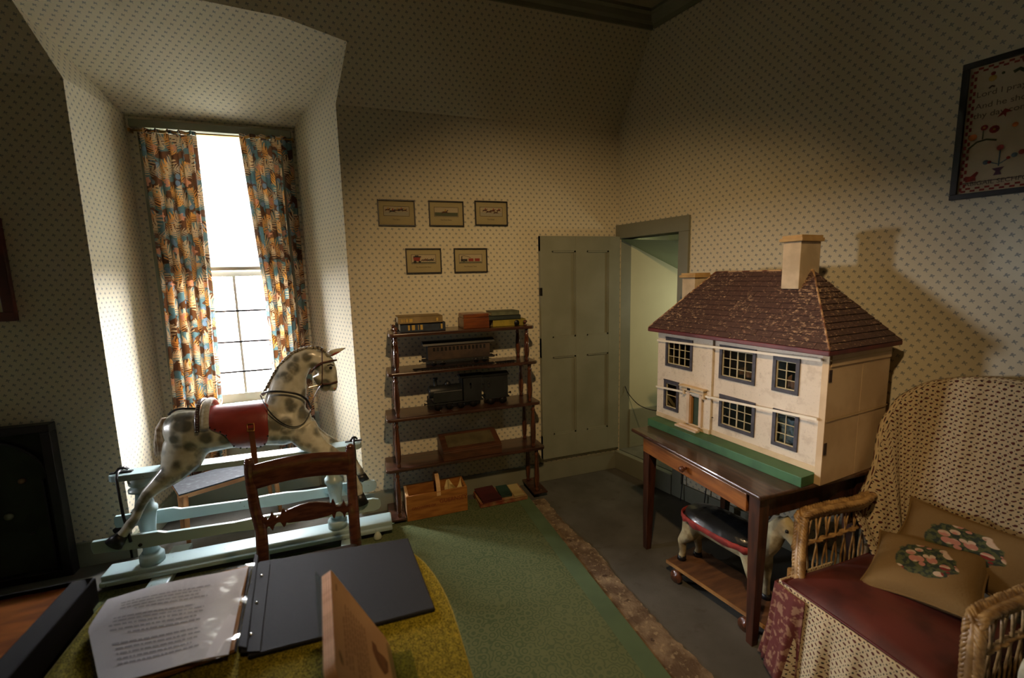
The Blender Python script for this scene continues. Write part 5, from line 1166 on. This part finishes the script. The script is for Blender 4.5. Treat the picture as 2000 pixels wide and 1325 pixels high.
# ---- ring binder
Z = TZ+.0015
P2 = lambda px, py, z=Z: hit(px, py, 2, z)
M_bind = Mat('black_grained_board', .75, spec=.2); M_bind.color(M_bind.mix(M_bind.noise(300, 2), sr(40,41,46), sr(30,31,35))); M_bind.bump(M_bind.noise(500, 2), .5, .002); M_bind = M_bind.m
bi = thing('ring_binder', 'open black binder with stud-fixed spine lying flat on the foreground table', 'binder', P2(520,1190))
q = [P2(506,1097,Z+.012), P2(797,1051,Z+.012), P2(850,1188,Z+.012), P2(484,1282,Z+.012)]
build('right_cover', MB().prism([Vector((p.x,p.y,Z+.001)) for p in q], (0,0,.011)), M_bind, bi, bevel=.003)
hq = [P2(500,1100,Z+.014), P2(528,1103,Z+.014), P2(508,1274,Z+.014), P2(470,1276,Z+.014)]
build('hinge_strip', MB().prism([Vector((p.x,p.y,Z+.0125)) for p in hq], (0,0,.0035)), M_bind, bi, bevel=.0015)
sp_ = [P2(499,1092), P2(506,1097), P2(484,1282), P2(466,1278)]
build('spine', MB().prism([Vector((p.x,p.y,Z+.001)) for p in sp_], (0,0,.020)), M_bind, bi, bevel=.003)
M_chrome = simple('chrome', sr(220,222,226), None, .15, 1)
for px, py in ((511,1124),(501,1177),(490,1239)): p = P2(px,py,Z+.017); build('screw_stud', MB().lathe([(.0,0),(.0042,0),(.0042,.0012),(.0022,.0024),(.0,.0026)], (p.x,p.y,Z+.0162), 14), M_chrome, bi)
lq = [P2(204,1172), P2(498,1104), P2(466,1280), P2(186,1345)]
build('left_cover', MB().prism([Vector((p.x,p.y,Z+.0008)) for p in [P2(232,1172), P2(492,1110), P2(462,1276), P2(218,1338)]], (0,0,.003)), M_bind, bi)
bo = build('leaf_stack', MB().prism([Vector((p.x,p.y,Z+.004)) for p in [P2(215,1178), P2(486,1112), P2(458,1278), P2(230,1360)]], (0,0,.008)), simple('ochre_card', sr(176,124,60), sr(150,104,50), .8), bi)
# plastic sleeve with page
A1, B1, C1, D1_ = P2(205,1171,Z+.02), P2(499,1105,Z+.02), P2(458,1281,Z+.02), P2(190,1345,Z+.02); E1 = P2(165,1232,Z+.02)
def sheet(a, b, up):
    L = A1.lerp(E1, min(1,b*2.1)) if b < .476 else E1.lerp(D1_, (b-.476)/.524)
    R = B1.lerp(C1, b); p = L.lerp(R, a)
    z = Z+.0195+up+.010*math.sin(math.pi*min(1,a*1.0))*(.5+.5*math.cos(b*2.2))+.004*math.sin(7*a+3*b)*a+.003*math.sin(5*b+a*2)
    return Vector((p.x, p.y, z))
M_page = simple('printed_page_paper', sr(206,202,204), sr(196,192,194), .8)
pg = build('page', MB().grid(lambda a, b: sheet(.02+.93*a, .02+.96*b, 0), 24, 18), M_page, bi)
lines = MB(); lr = random.Random(4)
for k in range(16):
    b = .18+.70*k/16; a0 = .14+.02*lr.random() + (.10 if k in (3,9) else 0); a1 = .72-lr.random()*.08
    if k in (4, 10): continue
    a = a0
    while a < a1:
        w_ = lr.uniform(.015,.05)
        lines.add([sheet(a,b,.0006), sheet(min(a+w_,a1),b,.0006), sheet(min(a+w_,a1),b+.016,.0006), sheet(a,b+.016,.0006)], [(0,1,2,3)]); a += w_+.008
build('printed_lines', lines, simple('faint_print', sr(150,148,152), None, .9), bi)['kind'] = 'stuff'
# heading words along the bottom edge of the page (upside down to us)
Mfl = Mat('clear_plastic_sleeve', .12); t_ = Mfl.t; tr_ = t_.nodes.new('ShaderNodeBsdfTransparent'); gl_ = t_.nodes.new('ShaderNodeBsdfGlossy'); gl_.inputs['Roughness'].default_value = .12; mx_ = t_.nodes.new('ShaderNodeMixShader'); mx_.inputs[0].default_value = .13
bmp = t_.nodes.new('ShaderNodeBump'); bmp.inputs['Strength'].default_value = .5; bmp.inputs['Distance'].default_value = .01; nzz = Mfl.noise(14, 3); t_.links.new(nzz.o, bmp.inputs['Height']); t_.links.new(bmp.outputs[0], gl_.inputs['Normal'])
t_.links.new(tr_.outputs[0], mx_.inputs[1]); t_.links.new(gl_.outputs[0], mx_.inputs[2]); t_.links.new(mx_.outputs[0], t_.nodes['Material Output'].inputs[0])
build('plastic_sleeve', MB().grid(lambda a, b: sheet(a, b, .003+.004*math.sin(a*9+b*4)*a+(.006*(a-.9)/.1*math.sin(b*15) if a > .9 else 0)), 50, 30), Mfl.m, bi)
# ---- stack of laminated cards standing in an acrylic holder
M_card = simple('tan_card_face', sr(186,148,112), sr(176,138,104), .55, scale=8); M_cedge = simple('pale_card_edge', sr(226,178,132), sr(206,156,112), .6, scale=60, stretch=(1,1,.1))
Tc = Vector((-2.121,-2.148,1.0)); Ad = Vector((.02,-.27,0)).normalized(); Dd = Vector((.120,.0088,-.238)).normalized(); Nc = Ad.cross(Dd); Nc = -Nc if Nc.x < 0 else Nc
WL, HL = .315, .262                                     # along the top edge / down the slope
def cpt(l, h_, off=0): return Tc + Ad*l + Dd*h_ - Nc*off
def onc(px, py, off=-.0009):
    d = ray(px, py); o_ = Tc - Nc*off; t_ = (o_-CAM).dot(Nc)/d.dot(Nc); P = CAM+d*t_-Tc; return P.dot(Ad), P.dot(Dd)
ho = thing('card_holder', 'clear acrylic holder standing on the olive cloth behind the info cards', 'holder', (-2.05,-2.28,TZ+.003))
def cardshape(off, ins=0):
    out = []
    for cx_, cz_, a0, r in ((WL-.042,.042,-90,.042),(WL-.03,HL-.03,0,.03),(.03,HL-.03,90,.03),(.008,.008,180,.008)):
        for k in range(6): a = math.radians(a0+k*18); out.append(cpt(cx_+(r-ins)*math.cos(a), cz_+(r-ins)*math.sin(a), off))
    return out
cs = []
for k in range(4):
    lab = ['tan laminated info card with printed text, frontmost of the sloping stack', 'second tan info card of the sloping stack, only its pale edge showing', 'third tan info card of the sloping stack, only its pale edge showing', 'rearmost tan info card of the sloping stack, at the left of the edges'][k]
    t = thing('info_card', lab, 'card', cpt(.1,.1,.0055*k), group='info cards leaning in the acrylic holder')
    build('board', MB().prism(cardshape(.0055*k), -Nc*.0048), M_cedge, t, bevel=.0008); cs.append(t)
build('printed_face', MB().prism(cardshape(-.0003, .001), Nc*.0002), M_card, cs[0])
M_pr = simple('card_print', sr(122,92,70), None, .8); ln = MB()
fo = lambda l, h_: cpt(l, h_, -.0008)
for k in range(9):
    h_ = .040+.011*k; l0 = .07 if k not in (0,) else .12; l1 = .25 if k % 4 != 3 else .20; l = l0
    while l < l1:
        w_ = lr.uniform(.008,.022); ln.add([fo(l,h_), fo(min(l+w_,l1),h_), fo(min(l+w_,l1),h_+.0035), fo(l,h_+.0035)], [(0,1,2,3)]); l += w_+.004
for k in range(3): ln.add([fo(.035+.006*k,.018), fo(.045+.006*k,.018), fo(.045+.006*k,.023), fo(.035+.006*k,.023)], [(0,1,2,3)])
build('printed_text', ln, M_pr, cs[0])['kind'] = 'stuff'
def pxs(L): return [fo(*onc(610+x/5.637, 1090+y/5.637)) for x, y in L]
build('printed_picture', MB().prism(pxs([(655,915),(700,960),(720,1030),(790,1090),(830,1150),(838,1260),(800,1290),(740,1200),(690,1090),(665,1020)]), Nc*.0003), simple('brown_print_picture', sr(92,54,34), sr(120,76,48), .6, scale=40), cs[0])
build('printed_picture', MB().prism(pxs([(292,1010),(310,1040),(335,1120),(345,1190),(320,1150),(298,1070)]), Nc*.0003), simple('olive_print_picture', sr(112,88,48), None, .6), cs[0])
M_acr = glassmat('acrylic', .02, (.86,.9,.88,1))
build('back_plate', MB().prism([cpt(-.010,-.012,.028), cpt(.30,.012,.028), cpt(.30,HL-.012,.028), cpt(-.010,HL-.012,.028)], -Nc*.002), M_acr, ho)
bl_ = cpt(0,HL,-.003); 
build('front_lip', MB().prism([cpt(.03,HL-.03,-.003), cpt(.28,HL-.03,-.003), cpt(.28,HL,-.003), cpt(.03,HL,-.003)], Nc*.002), M_acr, ho)
build('base_plate', MB().prism([(-2.16,-2.15,TZ+.0035),(-1.955,-2.165,TZ+.0035),(-1.935,-2.42,TZ+.0035),(-2.14,-2.44,TZ+.0035)], (0,0,.002)), M_acr, ho)
# ================================================================ TRAY-TOPPED CABINET AT THE LEFT
cbx = thing('games_cabinet', 'orange-brown wooden board inside a raised black frame at the left of the table', 'cabinet', (-3.15,-2.1,0))
zc1 = .835; cr1 = hit(188,1128,2,.838); ang_ = math.radians(4)
xr_, yb_ = min(cr1.x, -2.768), cr1.y
ctr = Vector((xr_, yb_, 0)); Mq = Matrix.Translation(ctr) @ Matrix.Rotation(math.radians(0), 4, 'Z')
def cbox(a0,a1,b0,b1,c0,c1): return MB().box(a0,a1,b0,b1,c0,c1,Mq)
Wc, Lc = .62, 1.15
M_orange = simple('orange_varnished_wood', sr(176,102,42), sr(130,70,28), .35, scale=4, stretch=(2,8,8), coat=.3)
def bev(P, Q, inn): return None
def frame_piece(o0, o1, i1, i0):   # outer low, inner high
    v = [Mq @ Vector(p) for p in (o0, o1, i1, i0)]
    return v
M_matt = simple('matt_black_frame', sr(30,26,28), sr(22,19,20), .8, spec=.15)
zo_, zi_ = .838, .858; fw_ = .036
for (o0,o1,i1,i0) in (((0,0,zo_),(0,-Lc,zo_),(-fw_,-Lc+fw_,zi_),(-fw_,-fw_,zi_)), ((-Wc,0,zo_),(0,0,zo_),(-fw_,-fw_,zi_),(-Wc+fw_,-fw_,zi_)), ((-Wc,-Lc,zo_),(-Wc,0,zo_),(-Wc+fw_,-fw_,zi_),(-Wc+fw_,-Lc+fw_,zi_)), ((0,-Lc,zo_),(-Wc,-Lc,zo_),(-Wc+fw_,-Lc+fw_,zi_),(-fw_,-Lc+fw_,zi_))):
    v = frame_piece(o0,o1,i1,i0); mb = MB(); lowp = [Vector((p.x,p.y,p.z-.075)) if k < 2 else Vector((p.x,p.y,zo_-.075)) for k, p in enumerate(v)]
    mb.add(v+lowp, [(0,1,2,3)[::1],(4,7,6,5),(0,4,5,1),(1,5,6,2),(2,6,7,3),(3,7,4,0)]); build('frame_moulding', mb, M_matt, cbx, bevel=.003)
build('panel', cbox(-Wc+fw_+.001,-fw_-.001,-Lc+fw_+.001,-fw_-.001,.82,.846), M_orange, cbx)
build('corner_highlight', MB().prism([Mq @ Vector(p) for p in ((-.060,-.004,.842),(-.004,-.004,.841),(-.004,-.014,.845),(-.060,-.014,.847))], (0,0,.002)), M_chrome, cbx)  # bright strip standing in for the highlight on the frame corner
build('carcass', cbox(-Wc+.012,-.012,-Lc+.012,-.012,.0175,.762), M_matt, cbx)
# ================================================================ BAGATELLE BOARD and PICTURE at the left
bg_ = thing('bagatelle_board', 'dark green bagatelle board in a black frame leaning against the left wall', 'game board', (-4.1,-.06,0))
X1_, Z1_ = -3.668, .905; X0_ = -4.36; yb5 = -.048
for a, b2, c, d in ((X0_,X1_,Z1_-.045,Z1_),(X0_,X0_+.045,.001,Z1_-.045),(X1_-.045,X1_,.001,Z1_-.045),(X0_+.045,X1_-.045,.001,.045)): build('frame', MB().box(a,b2,yb5-.045,yb5+.02,c,d), M_black, bg_, bevel=.004)
M_baize = simple('dark_green_baize', sr(52,58,44), sr(42,48,36), .9, scale=8)
build('playing_board', MB().box(X0_+.045,X1_-.045,yb5,yb5+.018,.045,Z1_-.045), M_baize, bg_)
ar = [( (X0_+X1_)/2+.30*math.cos(math.radians(a)), yb5-.016, Z1_-.33+.27*math.sin(math.radians(a)) ) for a in range(0,181,9)]
build('arched_rim', MB().tube(ar, .009, 8), M_black, bg_)
build('lane_strip', MB().box(X1_-.085,X1_-.075,yb5-.02,yb5-.0005,.05,Z1_-.32), M_black, bg_)
for px, py, r, mt in ((43,940,.016,simple('brass_cup', sr(122,92,60), None, .4, .5)),(17,1010,.019,simple('pale_cup', sr(120,118,92), None, .5)),(64,1042,.008,M_strap)):
    p = hit(px,py,1,yb5-.01); build('scoring_cup', MB().lathe([(.0,-.01),(r,-.009),(r*1.1,0),(r*.8,.010),(.0,.012)], (p.x,yb5-.011,p.z), 16, (0,-1,0)), mt, bg_)
fp = thing('framed_picture', 'dark red-brown framed picture cut off by the left edge, high on the wall', 'picture', (-4.0,-.02,1.74))
px1, pz0, pz1 = -3.757, 1.475, 2.02
for a, b2, c, d in ((-4.22,px1,pz1-.05,pz1),(-4.22,px1,pz0,pz0+.05),(-4.22,-4.17,pz0+.05,pz1-.05),(px1-.05,px1,pz0+.05,pz1-.05)): build('frame', MB().box(a,b2,-.03,-.001,c,d), simple('red_brown_frame', sr(84,40,28), sr(62,30,22), .4), fp, bevel=.004)
build('print', MB().box(-4.17,px1-.05,-.012,-.008,pz0+.05,pz1-.05), M_mount, fp)
# ================================================================ WICKER CHAIR
M_wick = simple('varnished_cane', sr(172,138,88), sr(124,94,56), .4, scale=30, coat=.25)
wc = thing('wicker_armchair', 'braided wicker armchair with a loose patterned back cover in the right foreground', 'armchair', (-.1,-2.2,0))
M_slip = Mat('spotted_cream_slipcover', .9, spec=.1); u, v, _ = M_slip.xyz('UV')
def spot(u, v, pu, pv, ou, ov, rx, ry, ang):
    x, y = cellS(u, v, pu, pv, ou, ov, ang); a = x/rx; b = y/ry; return (a*a+b*b).lt(1)
def cellS(u, v, pu, pv, ou, ov, ang):
    row = ((v+ov)/pv).floor(); p = (row*.5).fr()*2; x = (((u+ou)/pu + p*.5).fr()-.5)*pu; y = (((v+ov)/pv).fr()-.5)*pv
    c, s_ = math.cos(ang), math.sin(ang); return x*c+y*s_, y*c-x*s_
wbb = (M_slip.noise(50, 2, M_slip.co('UV'))-.5)*.012; u = u+wbb; v = v+(M_slip.noise(60, 2, M_slip.co('UV'))-.5)*.010
mA = spot(u,v,.036,.018,0,0,.0072,.0040,.35); mB_ = spot(u,v,.036,.018,.018,.0,.0036,.0032,0).max(spot(u,v,.036,.018,.009,.009,.0016,.0024,.5))
col = M_slip.mix(mB_, M_slip.mix(mA, M_slip.mix(M_slip.noise(3,3), sr(198,182,150), sr(184,166,132)), sr(84,46,44)), sr(48,46,50)); M_slip.color(col); M_slip = M_slip.m
M_lin = simple('red_chair_leather', sr(96,44,36), sr(66,30,26), .45, scale=7, detail=5, coat=.1, bump=.2, bscale=40)
# back shell with draped cover
plan = [(-.02,-1.92,.60,.62),(.08,-1.905,.62,.80),(.19,-1.905,.95,1.0),(.28,-1.93,1.09,1.1),(.335,-2.03,1.16,1.15),(.36,-2.16,1.19,1.19),(.365,-2.30,1.19,1.19),(.34,-2.44,1.16,1.16),(.27,-2.53,1.10,1.1),(.16,-2.57,.96,1.0),(.05,-2.575,.70,.8)]
PS = smooth_pts([(p[0],p[1],p[2]) for p in plan], 8); nP = len(PS)
cum = [0]
for a, b in zip(PS, PS[1:]): cum.append(cum[-1]+math.hypot(b.x-a.x, b.y-a.y))
def backp(a, b, off=0, top=None):
    k = a*(nP-1); i = min(int(k), nP-2); f_ = k-i; P = PS[i].lerp(PS[i+1], f_); s_ = cum[i]+(cum[i+1]-cum[i])*f_
    T = (PS[i+1]-PS[i]); N = Vector((T.y,-T.x,0)).normalized()
    if N.dot(Vector((.05,-2.22,0))-Vector((P.x,P.y,0))) < 0: N = -N
    z0_ = .40; z = z0_+(P.z-z0_)*b; lean = (1-b)*.10
    fold = (.012*math.sin(s_*38+2.5*b)+.007*math.sin(s_*71-3*b))*(1-.4*b)
    return Vector((P.x,P.y,0))+N*(lean+fold+off)+Vector((0,0,z)), s_
cov = MB().grid(lambda a, b: backp(a, b)[0], 90, 30, lambda a, b: (backp(a, b)[1], b*(PS[min(int(a*(nP-1)),nP-1)].z-.4)))
build('back_cover', cov, M_slip, wc, solid=.006)
ov_ = MB().grid(lambda a, b: backp(a, 1-b*.0, -.02)[0]+Vector((0,0,.012-b*.10)) if b > .5 else backp(a,1,-.02*b*2)[0]+Vector((0,0,.014*math.sin(b*math.pi))), 90, 4, lambda a, b: (backp(a, 1)[1], .8+b*.08))
build('cover_overhang', ov_, M_slip, wc, solid=.004)
# braid helper
def braid(pts, R, r, turns, strands=3):
    P = smooth_pts(pts, 10); out = MB(); n = len(P)
    L = [0]
    for a, b in zip(P, P[1:]): L.append(L[-1]+(b-a).length)
    for s_ in range(strands):
        for sub in (-1, 0, 1):
            q_ = []
            for i, p in enumerate(P):
                t = (P[min(i+1,n-1)]-P[max(i-1,0)]).normalized(); A = Vector((0,0,1)) if abs(t.z) < .8 else Vector((1,0,0)); N = (A-t*A.dot(t)).normalized(); B = t.cross(N)
                ph = 2*math.pi*(L[i]/L[-1]*turns)*.62+2*math.pi*s_/strands
                q_.append(p+N*(R*.42*math.sin(2*ph))+B*(R*math.sin(ph))+(t*math.sin(ph*1)*0)+(B*math.cos(ph)*0)+(t*.62-B*.78*math.copysign(1,1)*0).normalized()*(sub*r*1.7)*1.0)
            out.tube(q_, r, 6)
    return out
AZ = .625
La = [(-.405,-1.985,.36),(-.375,-1.955,.48),(-.335,-1.925,.575),(-.29,-1.905,AZ),(-.15,-1.915,AZ+.012),(.0,-1.935,AZ+.018),(.08,-1.92,AZ+.02)]
Ra = [(-.43,-2.53,.34),(-.41,-2.52,.46),(-.385,-2.505,.58),(-.34,-2.495,AZ),(-.18,-2.50,AZ+.01),(.0,-2.51,AZ+.015),(.08,-2.52,AZ+.02)]
for nm, A_ in (('left', La), ('right', Ra)):
    build('braided_arm', braid(A_, .022, .0075, 9 if nm == 'left' else 9), M_wick, wc)
    sgn = -1 if nm == 'left' else 1
    core_ = smooth_pts([(x,y,z-.012) for x, y, z in A_], 8); build('arm_core', MB().tube(core_, .018, 10), M_wick, wc)
    inner = [(x+.03*(1 if i < 3 else 0),y,z-.035) for i, (x,y,z) in enumerate(A_)]; build('arm_rim', MB().tube(smooth_pts(inner, 6), .010, 8), M_wick, wc)
    yy = -1.925 if nm == 'left' else -2.505
    for k in range(15):
        x = -.335+.40*k/14; dx_ = .018*(1 if k % 2 else -1)
        build('cane_stake', MB().tube([(x,yy,AZ-.02),(x+dx_,yy,.50),(x-.0,yy,.40),(x+dx_*.6,yy,.27)], .0042, 6), M_wick, wc)
    for z in (.50,): build('woven_band', braid([(-.37,yy,z),(-.15,yy,z+.004),(.08,yy,z+.008)], .010, .0048, 9, 2), M_wick, wc)
    for x in (-.37,.10): build('leg', MB().tube([(x,yy,.001),(x,yy,.40)], .016, 8), M_wick, wc)
build('side_panel', MB().grid(lambda a, b: Vector((-.37+.46*a, -2.52, .06+.24*b)), 10, 6), M_wick, wc, solid=.006)
build('seat_frame', MB().box(-.43,.10,-2.50,-1.95,.295,.33), M_wick, wc, bevel=.01)
# skirt
def skirt(a, b):
    L = 1.35; s_ = a*L
    if s_ < .28: p = Vector((-.43+.28-s_, -1.955, 0)); n_ = Vector((0,1,0))
    elif s_ < .90: p = Vector((-.455, -1.955-(s_-.28), 0)); n_ = Vector((-1,0,0))
    else: p = Vector((-.455+(s_-.90), -2.535, 0)); n_ = Vector((0,-1,0))
    n2 = Vector((-.7,.7,0)) if abs(s_-.28) < .05 else n_
    fl_ = .012+.055*b+.026*b*math.sin(s_*58)+.010*b*math.sin(s_*121+1)
    return p+n2*fl_+Vector((0,0,.395-.385*b))
build('skirt', MB().grid(skirt, 130, 16, lambda a, b: (a*1.7, b*.4)), M_slip, wc, solid=.003)
build('red_drape', MB().grid(lambda a, b: skirt(.13+.17*a, .03+b*.95)*1.0+Vector((-.012,.010,.002)) , 50, 14, lambda a, b: (a, b)), simple('dark_red_paisley', sr(92,38,34), sr(140,104,80), .9, scale=42, detail=2, lo=.5, hi=.62), wc, solid=.002)
# seat cushion
def pillow(name, label, c, sx_, sy_, sz_, rot, mat, cat='cushion', seam=None, pinch=.12, group=None):
    M = Matrix.Translation(c) @ rot
    t = thing(name, label, cat, c, 0, group); 
    def f(a, b, s_):
        x, y = a*2-1, b*2-1; k = (1-abs(x)**3.0)*(1-abs(y)**3.0); k = max(0,k)**.45
        pin = 1-pinch*(1-abs(x)**2)*(abs(y)**2)*.9; pin2 = 1-pinch*(1-abs(y)**2)*(abs(x)**2)*.9
        return M @ Vector((x*sx_/2*pin2, y*sy_/2*pin, s_*sz_/2*k + .004*math.sin(7*x+5*y)*s_*k))
    mb = MB().grid(lambda a, b: f(a, b, 1), 22, 22, lambda a, b: (a, b)); mb.grid(lambda a, b: f(1-a, b, -1), 22, 22, lambda a, b: (a, b)); build('cover', mb, mat, t)
    e = [f(k/20, 0, 1) for k in range(20)]+[f(1, k/20, 1) for k in range(20)]+[f(1-k/20, 1, 1) for k in range(20)]+[f(0, 1-k/20, 1) for k in range(21)]
    build('piping', MB().tube(e, .0045, 6), seam or mat, t); return t
M_darkred = simple('dark_red_piping', sr(84,28,26), None, .5)
pillow('seat_cushion', 'flat dark red leather seat cushion on the wicker armchair', Vector((-.185,-2.225,.395)), .56, .53, .10, Matrix.Rotation(0, 4, 'Z'), M_lin, seam=M_darkred, pinch=.03)
M_needle = Mat('floral_needlepoint', .95, spec=.1); u, v, _ = M_needle.xyz('UV'); fx = u-.5; fy = v-.5; r_ = (fx*fx+fy*fy).sqrt(); vr, vnode = M_needle.voro(9, M_needle.co('UV'))
rsel = M_needle.noise(5, 2, M_needle.co('UV'))
rose = M_needle.mix(rsel.sstep(.45,.5), sr(176,120,104), M_needle.mix(rsel.sstep(.56,.6), sr(190,166,142), sr(120,46,44)))
leafc = M_needle.mix(M_needle.noise(18, 2, M_needle.co('UV')).sstep(.45,.55), sr(52,60,52), sr(84,88,58))
inside = 1-(r_+(M_needle.noise(6, 3, M_needle.co('UV'))-.5)*.22).sstep(.26,.28)
M_needle.color(M_needle.mix(inside, sr(122,98,62), M_needle.mix(vr.lt(.42), leafc, rose))); M_needle.bump(M_needle.noise(160, 2), .5, .003); M_needle = M_needle.m
pillow('needlepoint_cushion', 'brown needlepoint cushion with a rose bouquet, leaning on the red seat', Vector((-.050,-2.215,.500)), .33, .34, .11, Matrix.Rotation(math.radians(-17), 4, 'Y') @ Matrix.Rotation(math.radians(20), 4, 'Z'), M_needle)
pillow('needlepoint_cushion', 'brown cushion with red roses, tucked behind the bouquet cushion', Vector((.148,-2.235,.555)), .26, .46, .10, Matrix.Rotation(math.radians(-50), 4, 'Y') @ Matrix.Rotation(math.radians(2), 4, 'Z'), M_needle)
# ================================================================ HEATER
M_pl = simple('beige_plastic', sr(196,192,168), sr(186,182,158), .45)
he = thing('electric_heater', 'beige plastic electric heater at the bottom right corner', 'heater', (-.28,-2.68,0))
A_ = hit(1946,1262,2,.66); hx0, hy0 = A_.x-.005, A_.y-.03
outl = [(0,.02),(0,.62),(.006,.645),(.02,.66),(.04,.666),(.40,.666),(.40,.02)]
build('casing', MB().prism([(hx0+a,hy0-.012,b) for a, b in outl], (0,-.10,0)), M_pl, he, bevel=.012)
build('side_fin', MB().prism([(hx0-.010,hy0-.02,.03),(hx0-.010,hy0-.02,.635),(hx0-.0005,hy0-.02,.645),(hx0-.0005,hy0-.02,.03)], (0,-.08,0)), M_pl, he, bevel=.003)
for k in range(12): build('vent_slat', MB().box(hx0+.05+k*.026, hx0+.062+k*.026, hy0-.10, hy0-.03, .6665, .670), simple('grille_grey', sr(120,118,104), None, .6) if k == 0 else bpy.data.materials['grille_grey'], he)
for x in (hx0+.03,hx0+.35): build('foot', MB().box(x-.02,x+.02,hy0-.11,hy0-.01,.0005,.02), M_black, he)
# ================================================================ CEILING SPOTLIGHT (unseen, above the frame)
sl_t = thing('ceiling_spotlight', 'black ceiling spotlight aimed at the shelves and the dolls house', 'lamp', (LAMP.x,LAMP.y,ZC))
build('stem', MB().tube([(LAMP.x,LAMP.y,ZC-.001),(LAMP.x,LAMP.y,LAMP.z+.12)], .008, 8), M_black, sl_t)
build('head', MB().rings([ellring(LAMP+LDIR*h_, Vector((1,0,0)), LDIR.cross(Vector((1,0,0))).normalized(), r, r, 24) for r, h_ in ((.02,-.12),(.07,-.10),(.075,-.04),(.080,.0))], False), M_black, sl_t, solid=.003)
